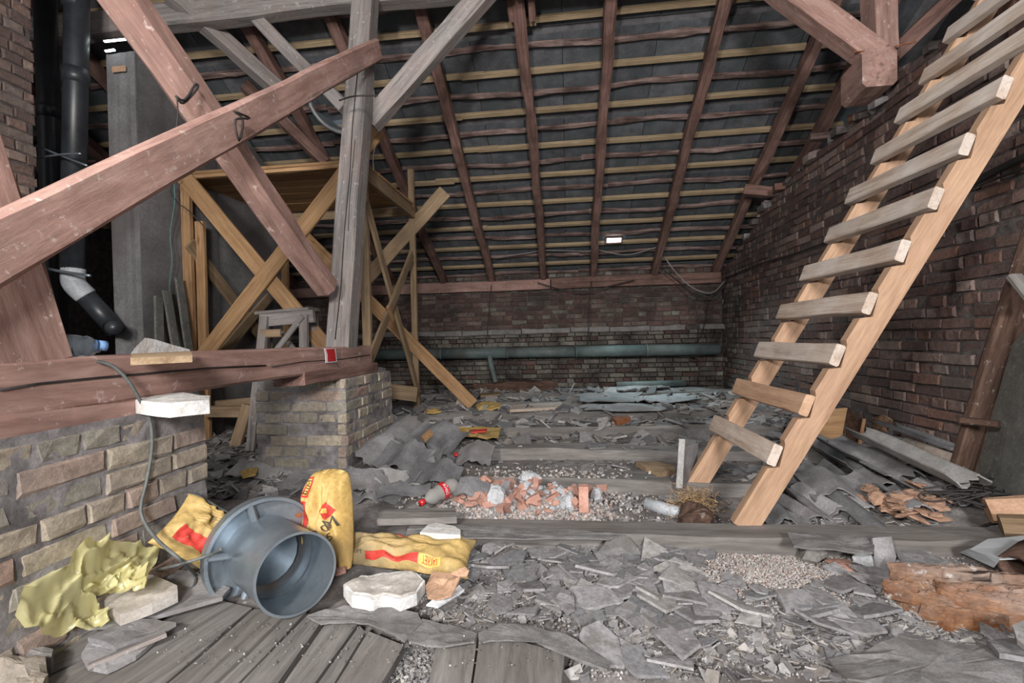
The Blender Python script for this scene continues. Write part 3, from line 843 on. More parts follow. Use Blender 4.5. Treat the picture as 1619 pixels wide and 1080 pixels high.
# loose boards leaning at the foot of the shaft
for i, (a, b) in enumerate((((262, 460), (300, 560)), ((282, 440), (318, 560)), ((250, 470), (262, 560)))):
    o = timber('leaning_board', P(a[0], a[1], X=XS + .06), P(b[0] - 8, b[1] + 70, X=XS + .22), .09, .02, M['hardb'], None, up=(1, 0, 0))
    tag(o, ['narrow grey board leaning on the shaft, middle of three', 'narrow grey board leaning on the shaft, closest to the platform post', 'narrow grey board leaning on the shaft, farthest left of three'][i], 'board')

# ================================================================ BLACK PIPES
def sock(parent, c, r, L, mat):
    tube('pipe_socket', [c - V((0, 0, L / 2)), c + V((0, 0, L / 2))], r, M[mat], parent, n=20)
Yp = 3.62
pr = root('drain_pipe', P(70, 600, Y=Yp), 'black vertical drain pipe tight against the brick chimney', 'pipe')
a = P(70, -40, Y=Yp); b = P(74, 330, Y=Yp); b.x = a.x
r1 = .078
tube('pipe_run', [V((a.x, Yp, 0.05)), V((a.x, Yp, 4.1))], r1, M['blackpipe'], pr, n=24)
sock(pr, V((a.x, Yp, P(70, 178, Y=Yp).z)), r1 * 1.08, .1, 'blackpipe')
Yp2 = 3.45
a = P(121, 60, Y=Yp2); b = P(115, 425, Y=Yp2)
pr2 = root('drain_pipe', V((b.x, Yp2, .4)), 'black vertical drain pipe with grey elbow turning down to the right', 'pipe')
dn = (a - b).normalized()
tube('pipe_run', [b, a + dn * 1.3], .082, M['blackpipe'], pr2, n=24)
for py in (122, 3):
    c = P(120, py, Y=Yp2); tube('pipe_socket', [c - dn * .06, c + dn * .06], .09, M['blackpipe'], pr2, n=24)
e0 = P(116, 425, Y=Yp2); e1 = P(117, 448, Y=Yp2); e2 = P(136, 468, Y=Yp2 + .05); e3 = P(186, 525, Y=Yp2 + .2)
tube('elbow', curve([e0, e1, e2], 6), .08, M['pvc'], pr2, n=20)
tube('pipe_run', [e2, e3], .072, M['blackpipe'], pr2, n=20)
tube('pipe_stub', [P(176, 517, Y=Yp2 + .1), P(181, 518, Y=Yp2 - .05)], .055, M['blackpipe'], pr2, n=20)
for k, (q0_, q1_, q2_) in enumerate((((57, 230), (96, 246), (138, 262)), ((57, 250), (100, 244), (128, 243)))):
    tube('pipe_clamp', curve([P(a, b, Y=3.3 - .02 * k) for a, b in (q0_, q1_, q2_)], 4), .008, M['galv'], pr2, n=6)
tube('pipe_clamp', curve([P(a, b, Y=3.3) for a, b in ((60, 421), (90, 428), (143, 436))], 4), .012, M['galv'], pr2, n=6)

# curved galvanised vent under the roof
vt = root('vent_duct', P(520, 180, Y=5.0), 'shiny round metal vent duct hanging under the roof behind the grey post', 'duct')
c = P(541, 150, Y=5.0); axd = V((-.05, -.85, -.5)).normalized()
u = axd.cross(V((0, 0, 1))).normalized(); w = axd.cross(u)
v = []; f = []; n = 32; R = .38
for (t, r) in ((0, R), (.05, R), (.05, R * .96), (-.5, R * .96), (-.5, R)):
    for j in range(n):
        q = 6.28318 * j / n; v.append(c + axd * t + (u * math.cos(q) + w * math.sin(q)) * r)
for i in range(4):
    for j in range(n): f.append((i*n+j, i*n+(j+1) % n, (i+1)*n+(j+1) % n, (i+1)*n+j))
for j in range(n): f.append((4*n+j, 4*n+(j+1) % n, (j+1) % n, j))
meshobj('duct_wall', v, f, M['galv'], vt, True)
slab('duct_back', [c - axd * .12 + (u * math.cos(6.28318 * j / n) + w * math.sin(6.28318 * j / n)) * R * .955 for j in range(n)], .004, M['galvd'], vt, rings=1, sub=1, up=axd)
ringv = [c + axd * .05 + (u * math.cos(6.28318 * j / n) + w * math.sin(6.28318 * j / n)) * R for j in range(n + 1)]
tube('rim', ringv, .024, M['galvl'], vt, n=8)  # paler, thicker metal stands for the bright reflection along the duct edge

# ================================================================ TIMBER PLATFORM (scaffold)
Yf, Yk = 4.12, 5.5
xl = P(291, 400, Y=Yf).x; xr = P(574, 400, Y=Yf).x
zt = P(290, 280, Y=Yf).z
sc = root('timber_platform', ((xl + xr) / 2, (Yf + Yk) / 2, 0), 'tall new-wood work platform on crossed legs behind the grey post', 'platform')
def bd(name, p0, p1, w, t, mat='new', up=(0, 1, 0), **k): return timber(name, p0, p1, w, t, M[mat], sc, up=up, rough=.003, cham=.004, **k)
for (x, y, w) in ((xl, Yf, .09), (xr, Yf, .08), (xl + .12, Yk, .08), (xr, Yk, .07)):
    bd('leg', (x, y + .05, .02), (x, y + .05, zt + (.45 if (x == xr and y == Yk) else -.03)), w, .05, 'newd' if x == xr else 'new')
bd('leg', (xl + .09, Yf + .1, .02), (xl + .09, Yf + .1, zt - .4), .09, .04)
# deck boards
nb = 8
for i in range(nb):
    y0 = Yf - .02 + i * (Yk - Yf + .06) / nb
    timber('deck_board', (xl - .05, y0 + .09, zt + .03), (xr + .03, y0 + .09, zt + .03), (Yk - Yf + .06) / nb - .006, .028, M['new'], sc, rough=.003, cham=.003)
bd('rail', (xl - .06, Yf + .0, zt - .01), (xr + .02, Yf + .0, zt - .0), .035, .045, 'new')
bd('rail', (xr + .02, Yf - .02, zt - .06), (xr + .02, Yk + .06, zt - .08), .13, .05, 'newd', up=(1, 0, 0))
bd('rail', (xl, Yk, zt - .06), (xr, Yk, zt - .06), .1, .04, 'newd')
# crossed boards, front
bd('cross_brace', P(228, 204, Y=Yf - .03), P(528, 566, Y=Yf - .03), .15, .03)
bd('cross_brace', P(598, 206, Y=Yf - .07), P(318, 568, Y=Yf - .07), .15, .03)
# crossed boards, back
bd('cross_brace', P(437, 330, Y=Yk), P(748, 640, Y=Yk), .15, .03)
bd('cross_brace', P(704, 303, Y=Yk + .04), P(540, 484, Y=Yk + .04), .17, .03, 'newd')
bd('cross_brace', P(300, 385, X=xl + .05), P(428, 552, X=xl + .05), .13, .03, 'newd', up=(1, 0, 0))
bd('cross_brace', P(425, 470, X=xl + .09), P(348, 562, X=xl + .09), .11, .03, 'newd', up=(1, 0, 0))
# right side
bd('cross_brace', P(578, 318, X=xr + .06), P(662, 622, X=xr + .06), .09, .03, 'newd', up=(1, 0, 0))
bd('cross_brace', P(586, 568, X=xr + .1), P(651, 402, X=xr + .1), .10, .03, 'newd', up=(1, 0, 0))
bd('cleat', P(613, 485, X=xr + .12), P(621, 505, X=xr + .12), .05, .03, 'new', up=(1, 0, 0))
# low rails seen under the beam
bd('rail', P(318, 650, Y=Yf - .1), P(430, 652, Y=Yf - .1), .1, .05, 'newd')
bd('rail', P(318, 642, Y=Yf + .25), P(400, 635, Y=Yf + .25), .05, .08, 'newd', up=(0, 0, 1))
bd('leg', P(392, 640, Y=Yf - .15), P(372, 708, Y=Yf - .18), .1, .04, 'newd')
bd('rail', P(616, 618, Y=Yk - .5), P(660, 624, Y=Yk - .5), .16, .05, 'newd')
tube('string', curve([P(a, b, Y=Yf - .1) for a, b in ((594, 226), (590, 250), (591, 270))]), .003, M['cablel'], sc, n=5)

# dangling wires by the platform
o = tube('hanging_wire', curve([P(a, b, Y=3.95) for a, b in ((275, 288), (276, 320), (269, 370), (272, 410), (268, 455), (273, 500), (279, 545))], 5), .004, M['teal'], None, n=5)
tag(o, 'thin teal wire dangling in front of the grey shaft', 'wire')
o = tube('hanging_wire', curve([P(a, b, Y=3.95) for a, b in ((281, 280), (270, 300), (279, 318), (300, 335), (322, 357))], 5), .005, M['wire'], None, n=5)
tag(o, 'short dark wire end sticking out beside the platform leg', 'wire')

# grey trestle stool behind the beam
Yt = 3.9
st = root('step_stool', P(455, 700, Y=Yt + .1), 'old grey wooden trestle stool standing behind the pink beam', 'stool')
def sd(name, p0, p1, w, t, mat='grey'): return timber(name, p0, p1, w, t, M[mat], st, up=(0, 1, 0), rough=.004, cham=.004)
sd('top_board', P(413, 508, Y=Yt), P(497, 500, Y=Yt), .11, .04)
timber('top_board', P(413, 496, Y=Yt + .1), P(497, 489, Y=Yt + .1), .2, .03, M['grey'], st, rough=.004)
for (a, b, y, dy) in (((417, 500), (398, 700), Yt - .03, -.1), ((481, 498), (484, 700), Yt - .03, -.1), ((494, 500), (513, 690), Yt + .18, .15), ((425, 505), (420, 690), Yt + .18, .15)):
    q = P(a[0], a[1], Y=y); r = P(b[0], b[1], Y=y + dy); r = q + (r - q) * ((q.z - .03) / (q.z - r.z))
    sd('leg', q, r, .075, .04)
sd('brace', P(478, 500, Y=Yt - .06), P(430, 562, Y=Yt - .06), .05, .025)
sd('cleat', P(413, 527, Y=Yt - .05), P(444, 526, Y=Yt - .05), .07, .025, 'newd')
sd('brace', P(444, 526, Y=Yt + .15), P(470, 560, Y=Yt + .15), .05, .025)

# bits of daylight and a pale board near the eaves at the left
for k, (a, b, lab) in enumerate((((165, 65), (204, 61), 'thin slit of daylight under the roof above the grey shaft'), ((167, 81), (181, 79), 'short bright daylight gap at the corner of the grey shaft'))):
    p0, p1 = P(*a, Y=ys0 - .05), P(*b, Y=ys0 - .05)
    m_day = M['day']
    tag(timber('daylight_gap', p0, p1, .02, .014, m_day, None, rough=.002), lab, 'gap')

# ================================================================ LADDER
ld = root('wooden_ladder', P(1187, 832, Z=.08), 'new wooden ladder of notched stringers and pale plank treads leaning on the right wall', 'ladder')
SL = 1.67; dirv = V((1, 0, SL)).normalized(); nrm = V((-SL, 0, 1)).normalized()
nfoot = P(1174, 834, Z=.09); ffoot = P(1099, 768, Z=.07)
W = .104; TH = .045
z0r = .385; dz = .2115; NR = 12
def stringer(foot, name):
    base_z = foot.z; L = (2.85 - foot.z) / dirv.z
    prof = [(0, -W / 2), (L, -W / 2), (L, W / 2)]
    up = []
    for k in range(NR):
        s = (z0r + dz * k - foot.z) / dirv.z          # arc position of the tread centre
        s += .02
        if s < .05 or s > L - .05: continue
        up.append((s - .085, W / 2)); up.append((s - .055, W / 2 - .04)); up.append((s + .04, W / 2 - .012)); up.append((s + .055, W / 2))
    prof += list(reversed(up)) + [(0, W / 2)]
    n = len(prof); v = []
    for yy in (-TH / 2, TH / 2):
        for (s, t) in prof: v.append((s - L / 2, t, yy))
    f = [tuple(reversed(range(n))), tuple(range(n, 2 * n))]
    for i in range(n): f.append((i, (i + 1) % n, n + (i + 1) % n, n + i))
    R3 = Matrix((dirv, nrm, dirv.cross(nrm))).transposed().to_4x4()
    R3.translation = foot + dirv * (L / 2)
    me = mesh(name, v, f, M['ladder'])
    return obj(name, me, ld, R3)
stringer(nfoot, 'stringer'); stringer(ffoot, 'stringer')
for k in range(NR):
    zc = z0r + dz * k
    pn = nfoot + dirv * ((zc - nfoot.z) / dirv.z); pf = ffoot + dirv * ((zc - ffoot.z) / dirv.z)
    pn = pn + nrm * (W / 2 + .008); pf = pf + nrm * (W / 2 + .008)
    dd = (pf - pn).normalized()
    j = random.uniform(-.02, .02)
    p0 = pn - dd * (.045 + j); p1 = pf + dd * (.055 - j)
    fw = (V((-.93, 0, .37))).normalized()             # facing of the wide side
    upv = fw.cross(dd).normalized()
    t = timber('tread', p0, p1, .04, .092, M['tread' if k not in (1,) else 'ladder'], ld, up=-upv if upv.z < 0 else upv, rough=.004, seg=.1, cham=.005)

# ================================================================ CABLES ON THE WALL
tag(tube('wall_cable', curve([P(a, b, X=XR - .03) for a, b in ((1146, 440), (1200, 418), (1260, 400), (1320, 378), (1400, 352), (1480, 318), (1560, 288), (1640, 258))], 6), .009, M['wire'], None, n=6), 'black cable running up along the right brick wall', 'cable')
tag(tube('wall_cable', curve([P(a, b, X=XR - .03) for a, b in ((1520, 300), (1570, 272), (1640, 238))], 6), .02, M['wire'], None, n=6), 'thick dark conduit on the right wall behind the ladder', 'cable')
tag(tube('slack_cable', curve([P(a, b, Y=YB - .3) for a, b in ((1050, 405), (1068, 430), (1095, 455), (1125, 463), (1145, 445))], 6), .01, M['cablel'], None, n=6), 'pale slack cable hanging in the far right corner', 'cable')
tag(tube('slack_cable', curve([P(a, b, Y=YB - .35) for a, b in ((1046, 424), (1075, 447), (1100, 468), (1130, 468), (1150, 440))], 6), .012, M['wire'], None, n=6), 'black slack cable hanging in the far right corner', 'cable')
tag(tube('slack_cable', curve([P(a, b, Y=YB - .25) for a, b in ((850, 447), (890, 458), (930, 462), (965, 452), (1003, 443))], 6), .009, M['wire'], None, n=6), 'black cable sagging across the wall plate of the back wall', 'cable')
tag(tube('slack_cable', curve([P(a, b, Y=YB - .6) for a, b in ((780, 408), (840, 399), (865, 396), (930, 397), (940, 394), (990, 403), (1037, 391))], 6), .007, M['cablel'], None, n=6), 'thin pale cable strung between the far rafters', 'cable')
for i, (pp) in enumerate((((777, 450), (773, 500), (769, 545)), ((935, 445), (932, 500), (929, 545)), ((1118, 470), (1112, 520), (1098, 545)))):
    tag(tube('drop_cable', curve([P(a, b, Y=YB - .2) for a, b in pp], 6), .007, M['wire'], None, n=6), ['black cable dropping down the back wall, leftmost of three', 'black cable dropping down the back wall, middle of three', 'black cable dropping down the back wall next to the corner'][i], 'cable')

# ================================================================ HEATING PIPE ON BACK WALL
Yq = YB - .3
hp = root('heating_pipe', P(870, 553, Y=Yq), 'thick blue-green lagged pipe running along the back wall', 'pipe')
pa = P(596, 561, Y=Yq); pb = P(1139, 552, Y=Yq)
k = 5
for i in range(k):
    a = pa.lerp(pb, i / k); b = pa.lerp(pb, (i + 1) / k - .004)
    tube('pipe_run', [a, a.lerp(b, .5), b], .088 + .004 * (i % 2), M['pipe'], hp, n=20)
for i in range(1, k):
    a = pa.lerp(pb, i / k); tube('joint_band', [a - V((.012, 0, 0)), a + V((.012, 0, 0))], .098, M['pipe'], hp, n=20)
tube('branch_pipe', curve([P(774, 560, Y=Yq - .05), P(776, 575, Y=Yq - .15), P(784, 606, Y=Yq - .25)], 5), .04, M['pipe'], hp, n=14)
for px in (640, 960, 1100):
    a = P(px, 558, Y=Yq); timber('bracket', a + V((0, 0, -.09)), a + V((0, .28, -.09)), .03, .02, M['wire'], hp)

# ================================================================ THINGS ON BEAM AND PIERS
zbt = zb + .083
# plastic bottle
bl = root('plastic_bottle', P(135, 572, Z=zbt), 'clear plastic water bottle with blue cap lying on the pink beam', 'bottle')
a = P(104, 557, X=XT + .03); b = P(158, 560, X=XT + .06)
ax = (b - a).normalized(); L = (b - a).length
prof = [(0, .012), (.01, .034), (.05, .04), (.35, .039), (.45, .036), (.55, .04), (.72, .034), (.86, .02), (.93, .0145), (1.0, .0145)]
a.z = b.z = zbt + .042
tube('bottle_body', [a + ax * (L * t) for t, r in prof], 0, M['petb'], bl, n=24, radii=[r for t, r in prof])
M['bluecap'] = plain('blue_cap', (86, 128, 186), (104, 148, 204), 8, .4, bump=0)
tube('cap', [b - ax * .004, b + ax * .018], .0175, M['bluecap'], bl, n=20)
tube('neck_ring', [b - ax * .016, b - ax * .011], .019, M['bluecap'], bl, n=20)
# broken white board wedge
wd = root('plaster_offcut', P(255, 566, Z=zbt), 'broken white plaster offcut on a thin lath on the pink beam', 'offcut')
slabpx('lath', [(206, 566), (304, 562), (302, 555), (209, 559)], zbt + .012, .016, M['newd'], wd, rings=1, sub=2)
Xw = XT + .03
pts = [P(a, b, X=Xw) for a, b in ((206, 560), (214, 549), (229, 534), (246, 537), (300, 553), (301, 557))]
slab('plaster_chunk', pts, .07, M['foam'], wd, rings=2, sub=2, rough=.006, up=V((.55, -.55, .62)).normalized())
# red folded sticker on the beam
rs = root('sticker_sheet', P(522, 570, X=XT + .09), 'small red and white sticker sheet bent over the beam below the grey post', 'sticker')
def bent(name, pxs0, pxs1, mat, X, th=.002):
    v = []; 
    for a, b in zip(pxs0, pxs1): v += [P(a[0], a[1], X=X), P(b[0], b[1], X=X)]
    for q in list(v): v.append(q + V((th, 0, 0)))
    m = len(v) // 2; f = []
    for i in range(len(pxs0) - 1):
        k = i * 2; f += [(k, k + 1, k + 3, k + 2), (m + k, m + k + 2, m + k + 3, m + k + 1), (k, k + 2, m + k + 2, m + k), (k + 1, m + k + 1, m + k + 3, k + 3)]
    f += [(0, m, m + 1, 1), (2 * len(pxs0) - 2, 2 * len(pxs0) - 1, m + 2 * len(pxs0) - 1, m + 2 * len(pxs0) - 2)]
    return meshobj(name, v, f, mat, rs)
bent('white_backing', [(512, 551), (514, 560), (514.5, 574)], [(530, 551), (531.5, 560), (532.5, 572.5)], M['paper'], XT + .093)
M['redg'] = plain('gloss_red', (206, 24, 32), (222, 36, 42), 6, .2, bump=0, perobj=0, spec=.6)
bent('red_face', [(515, 552), (517.5, 560), (518, 572)], [(528.5, 551.5), (530, 560), (531, 571)], M['redg'], XT + .0955)
tube('string', curve([P(a, b, X=XT + .095) for a, b in ((532, 574), (537, 582), (545, 585))]), .002, M['wire'], rs, n=5)
# white foam slab on near pier
fs = root('foam_slab', P(275, 642, Z=pz1 + .03), 'clean white foam slab lying on the corner of the left brick pier', 'foam')
zf = pz1 + .06
slabpx('foam_body', [(214, 632), (268, 638), (331, 631), (332, 626), (290, 621), (228, 625)], zf, .048, M['foam'], fs, rings=2, rough=.004, sub=3)
# cable from the beam over the pier to the floor
cp = [P(153, 571, X=XT + .1), P(180, 580, X=XT + .13), P(205, 605, X=XT + .15), P(225, 640, X=XF + .02), P(238, 668, X=XF + .025), P(240, 710, X=XF + .02), P(232, 760, X=XF + .02), P(223, 800, X=XF + .03), P(228, 825, X=XF + .05), P(250, 855, X=XF + .14), P(285, 885, X=XF + .24), P(308, 908, Z=.1), P(309, 920, Z=.09), P(300, 932, Z=.085), P(255, 945, Z=.085)]
tag(tube('power_cable', curve(cp, 8), .0055, M['cable'], None, n=7), 'grey electric cable hanging from the beam down over the left brick pier', 'cable')
cp = [P(240, 903, Z=.09), P(270, 896, X=XF + .22), P(300, 888, X=XF + .27), P(335, 876, X=XF + .33), P(350, 868, X=XF + .4)]
tag(tube('power_cable', curve(cp, 6), .005, M['cable'], None, n=7), 'short grey cable crossing the front of the leaning cement sack', 'cable')
cp = [P(296, 782, X=XF + .03), P(315, 786, X=XF + .08), P(345, 803, X=XF + .13), P(372, 818, X=XF + .2)]
tag(tube('flat_strap', curve(cp, 6), .007, M['cable'], None, n=6), 'grey strap lying over the top of the leaning cement sack', 'strap')

# ================================================================ CEMENT SACKS
def text_mesh(body):
    cu = bpy.data.curves.new('t', 'FONT'); cu.body = body; cu.align_x = 'CENTER'; cu.align_y = 'CENTER'; cu.resolution_u = 2
    o = bpy.data.objects.new('t', cu); COL.objects.link(o)
    me = bpy.data.meshes.new_from_object(o.evaluated_get(bpy.context.evaluated_depsgraph_get()))
    vs = [q.co.copy() for q in me.vertices]; fs_ = [tuple(p.vertices) for p in me.polygons]
    bpy.data.objects.remove(o); bpy.data.curves.remove(cu); bpy.data.meshes.remove(me)
    xs = [q.x for q in vs]; ys_ = [q.y for q in vs]
    cx, cy = (max(xs) + min(xs)) / 2, (max(ys_) + min(ys_)) / 2
    w, h = max(xs) - min(xs), max(ys_) - min(ys_)
    return [((q.x - cx) / w, (q.y - cy) / h) for q in vs], fs_
class Sack:
    """pillow on four corner points (c00,c10,c11,c01): u along 00->10, v along 00->01"""
    def __init__(s, name, c, T, mat, label, seed, wr=.012, back=.35, pinch=.1):
        s.c = [V(q) for q in c]; s.T = T; s.seed = seed; s.wr = wr; s.pinch = pinch
        s.n = ((s.c[1] - s.c[0]).cross(s.c[3] - s.c[0])).normalized()
        if s.n.dot(CAM - s.c[0]) < 0: s.n = -s.n
        base = min(s.c, key=lambda q: q.z)
        s.root = root(name, base, label, 'sack')
        nu, nv = 34, 26; v = []; f = []
        for side in (1, -back):
            for j in range(nv + 1):
                for i in range(nu + 1): v.append(s.S(i / nu, j / nv, side))
        m = (nu + 1) * (nv + 1)
        for j in range(nv):
            for i in range(nu):
                a = j * (nu + 1) + i
                f.append((a, a + 1, a + nu + 2, a + nu + 1)); b = a + m; f.append((b, b + nu + 1, b + nu + 2, b + 1))
        edge = [(0, j) for j in range(0)]
        for i in range(nu): 
            f.append((i, m + i, m + i + 1, i + 1)); a = nv * (nu + 1) + i; f.append((a, a + 1, m + a + 1, m + a))
        for j in range(nv):
            a = j * (nu + 1); f.append((a, a + nu + 1, m + a + nu + 1, m + a)); a += nu; f.append((a, m + a, m + a + nu + 1, a + nu + 1))
        s.body = meshobj('sack_body', v, f, mat, s.root, True)
    def S(s, u, v, side=1, off=0):
        a, b, c, d = s.c
        p = (a * (1 - u) + b * u) * (1 - v) + (d * (1 - u) + c * u) * v
        x, y = 2 * u - 1, 2 * v - 1
        cen = (a + b + c + d) / 4
        # waist: edges pull in a little towards the corners' middle
        k = s.pinch * ((1 - x * x) * abs(y) ** 3 + (1 - y * y) * abs(x) ** 3)
        p = p + (cen - p) * k
        q = ((1 - abs(x) ** 3.2) * (1 - abs(y) ** 3.2))
        w = s.wr * (nz(u * 5, v * 5, s.seed) + .6 * nz(u * 11, v * 7, s.seed + 4) + .35 * abs(nz(u * 9 + v * 9, v * 3, s.seed + 9))) * (.35 + min(1, q * 2))
        fold = .5 * s.wr * math.sin(14 * x + 9 * nz(u * 2, v * 3, s.seed)) * abs(y) ** 4
        return p + s.n * (side * (s.T * max(q, 0) ** .55 + (w + fold if side > 0 else 0) + .004) + off)
    def patch(s, name, u0, u1, v0, v1, mat, off=.0025, nu=22, nv=6, wob=0, parent=None):
        vv = []; f = []
        for j in range(nv + 1):
            for i in range(nu + 1):
                u = u0 + (u1 - u0) * i / nu; v = v0 + (v1 - v0) * j / nv
                vv.append(s.S(u, v + wob * nz(u * 6, j, s.seed), 1, off))
        for j in range(nv):
            for i in range(nu):
                a = j * (nu + 1) + i; f.append((a, a + 1, a + nu + 2, a + nu + 1))
        return meshobj(name, vv, f, mat, parent or s.root, True)
    def text(s, body, u, v, w, h, mat, rot=0, off=.004, parent=None):
        vs, fs_ = text_mesh(body); c_, s_ = math.cos(rot), math.sin(rot); vv = []
        lu = ((s.c[1] - s.c[0]).length + (s.c[2] - s.c[3]).length) / 2; lv = ((s.c[3] - s.c[0]).length + (s.c[2] - s.c[1]).length) / 2
        for (x, y) in vs:
            x *= w; y *= h
            vv.append(s.S(u + (x * c_ - y * s_) / lu, v + (x * s_ + y * c_) / lv, 1, off))
        return meshobj('lettering', vv, fs_, mat, parent or s.root)
# leaning sack by the near pier
A = V((XF + .03, P(238, 858, X=XF + .03).y, .15)); 
A = P(233, 858, X=XF + .05); B = P(342, 918, Z=.05); Dd = P(300, 778, X=XF + .04); C = P(392, 832, X=XF + .24)
s1 = Sack('cement_sack', [A, B, C, Dd], .05, M['sackd'], 'yellow cement sack leaning on the left brick pier behind the metal duct', 3.0, wr=.016)
st1 = s1.patch('red_stripe', .12, .80, .12, .36, M['red'], wob=.02)
s1.patch('yellow_box', .83, .97, .13, .35, M['yel'], .003)
s1.text('RIM', .90, .24, .03, .028, M['ink'], rot=0)
for k in range(8):
    s1.patch('print_line', .2 + .02 * (k % 3), .62 + .08 * ((k * 7) % 4), .50 + .045 * k, .515 + .045 * k, M['inkf'], nv=1)
# upright sack
BL = P(500, 893, Z=.06); BR = P(552, 892, Z=.07); TR = P(556, 756, Y=BL.y + .12); TL = P(497, 757, Y=BL.y + .1)
BLw = BL + (BL - BR) * .35; 
s2 = Sack('cement_sack', [P(480, 890, Y=BL.y), P(556, 897, Y=BL.y - .02), P(552, 749, Y=BL.y + .12), P(492, 753, Y=BL.y + .1)], .085, M['sack'], 'yellow cement sack standing upright behind the metal duct', 8.0, wr=.02, pinch=-.14)
s2.patch('red_stripe', .10, .29, .36, .70, M['red'], nu=6, nv=20)
s2.patch('red_stripe', .12, .30, .74, .95, M['red'], nu=6, nv=12, off=.002)
s2.patch('yellow_box', .15, .27, .76, .93, M['yel'], nu=6, nv=10, off=.0032)
s2.text('RIM', .21, .845, .05, .02, M['ink'], rot=math.pi / 2 - .15, off=.006)
dm = s2.patch('red_diamond', .6, .82, .50, .66, M['red'], nu=8, nv=8)
# turn the square into a diamond
vv = []; n_ = 8
for j in range(n_ + 1):
    for i in range(n_ + 1):
        a = (i / n_ - .5); b = (j / n_ - .5)
        vv.append(s2.S(.70 + (a - b) * .17, .60 + (a + b) * .10, 1, .003))
for q, p in zip(dm.data.vertices, vv): q.co = p - (dm.matrix_basis.translation + s2.root.location)
s2.patch('yellow_box', .66, .74, .575, .625, M['yel'], nu=4, nv=4, off=.005)
s2.text('M', .78, .47, .04, .04, M['ink'], rot=.55, off=.006)
s2.text('19 06', .62, .395, .085, .026, M['ink'], rot=.6, off=.006)
s2.text('15', .74, .32, .035, .026, M['ink'], rot=.6, off=.006)
# flat sack in front
s3 = Sack('cement_sack', [P(524, 888, Z=.06), P(740, 916, Z=.06), P(754, 856, Z=.10), P(546, 852, Z=.10)], .055, M['sackd'], 'yellow cement sack lying flat beside the white foam block', 14.0, wr=.019, pinch=.06)
s3.patch('red_stripe', .26, .66, .05, .2, M['red'], wob=.03)
s3.patch('yellow_box', .67, .82, .05, .19, M['yel'], .003)
s3.text('SAKRET', .745, .12, .062, .018, M['red'], rot=math.pi, off=.006)
s3.patch('red_stripe', .34, .62, .86, .95, M['red'], wob=.02)
s3.patch('red_stripe', .05, .16, .17, .24, M['red'], nu=8)
s3.patch('red_stripe', .12, .16, .1, .24, M['red'], nu=4)
for k in range(9): s3.patch('print_line', .3 + .05 * (k % 2), .6 + .08 * ((k * 5) % 4), .34 + .055 * k, .352 + .055 * k, M['inkf'], nv=1)
s3.text('RIM', .2, .13, .034, .014, M['ink'], rot=.0, off=.005)
# empty sacks on the floor further back
def empty_sack(pxs, z, label, red, dome=.03):
    g = root('empty_sack', Pf(*pxs[0]), label, 'sack')
    slab('sack_paper', [P(a, b, Z=z + .012 * math.sin(i * 2.1)) for i, (a, b) in enumerate(pxs)], .012, M['sack'], g, dome=dome, rough=.03, rings=4, sub=4, smooth=False)
    for r in red: slab('red_print', [P(a, b, Z=z + r[1]) for a, b in r[0]], .012, M['red'], g, rings=1, sub=2, rough=.01)
    return g
empty_sack([(636, 676), (650, 671), (690, 672), (722, 677), (760, 674), (792, 678), (788, 688), (770, 693), (735, 688), (700, 692), (672, 692), (650, 686)], .13, 'flattened yellow sack with red print behind the corrugated slate pile', [([(664, 674), (686, 673), (684, 678), (668, 679)], .05), ([(690, 690), (722, 686), (716, 690), (695, 694)], .035), ([(742, 680), (770, 678), (768, 681), (745, 683)], .045)])
empty_sack([(752, 640), (760, 635), (780, 637), (794, 639), (790, 646), (772, 649), (755, 648)], .15, 'small crumpled yellow sack at the foot of the long prop board', [], .04)
empty_sack([(668, 648), (685, 646), (700, 648), (698, 651), (675, 652)], .14, 'tiny scrap of yellow sack near the platform leg', [], .015)

# ================================================================ GALVANISED DUCT COLLAR
def Pd(px, py, dist): return P(px, py, D=dist)
C1 = Pd(414, 870, 1.79); C2 = Pd(469, 907, 1.55)
axd = (C2 - C1).normalized(); u = axd.cross(V((0, 0, 1))).normalized(); w = u.cross(axd)
RP, RC = .198, .128; Lc = (C2 - C1).length
dc = root('duct_collar', C1 - V((0, 0, RP)), 'galvanised round duct collar with wide flange lying on the floorboards', 'duct')
def lathe(name, prof, mat, parent, n=64, closed=False):
    v = []; f = []; m = len(prof)
    for (t, r) in prof:
        for j in range(n):
            q = 6.2831853 * j / n; v.append(C1 + axd * t + (u * math.cos(q) + w * math.sin(q)) * r)
    rng_ = range(m if closed else m - 1)
    for i in rng_:
        for j in range(n):
            a, b = i * n + j, i * n + (j + 1) % n; c, d = ((i + 1) % m) * n + (j + 1) % n, ((i + 1) % m) * n + j
            f.append((a, b, c, d))
    o = meshobj(name, v, f, mat, parent)
    md = o.modifiers.new('e', 'EDGE_SPLIT'); md.split_angle = math.radians(30)
    o.data.polygons.foreach_set('use_smooth', [True] * len(o.data.polygons))
    return o
lathe('flange', [(.045, RP), (.045, RP - .012), (.004, RP - .012), (.0, RC - .004), (-.006, RC - .004), (-.004, RP + .001)], M['galv'], dc, closed=True)
lathe('collar', [(-.005, RC), (Lc, RC), (Lc, RC - .003), (-.005, RC - .003)], M['galv'], dc, closed=True)
lathe('rim', [(Lc - .004, RC + .001), (Lc + .004, RC + .003), (Lc + .004, RC - .005), (Lc - .004, RC - .005)], M['galv'], dc, closed=True)
lathe('seam_ring', [(Lc * .42, RC - .0035), (Lc * .42 + .006, RC - .006), (Lc * .42 + .012, RC - .0035)], M['galv'], dc)
for q in (1.35, 3.5, 5.2, .2):
    d_ = u * math.cos(q) + w * math.sin(q)
    timber('bracket', C1 + axd * .03 + d_ * (RC - .002), C1 + axd * .03 + d_ * (RP - .008), .024, .03, M['galv'], dc, up=axd, rough=0)
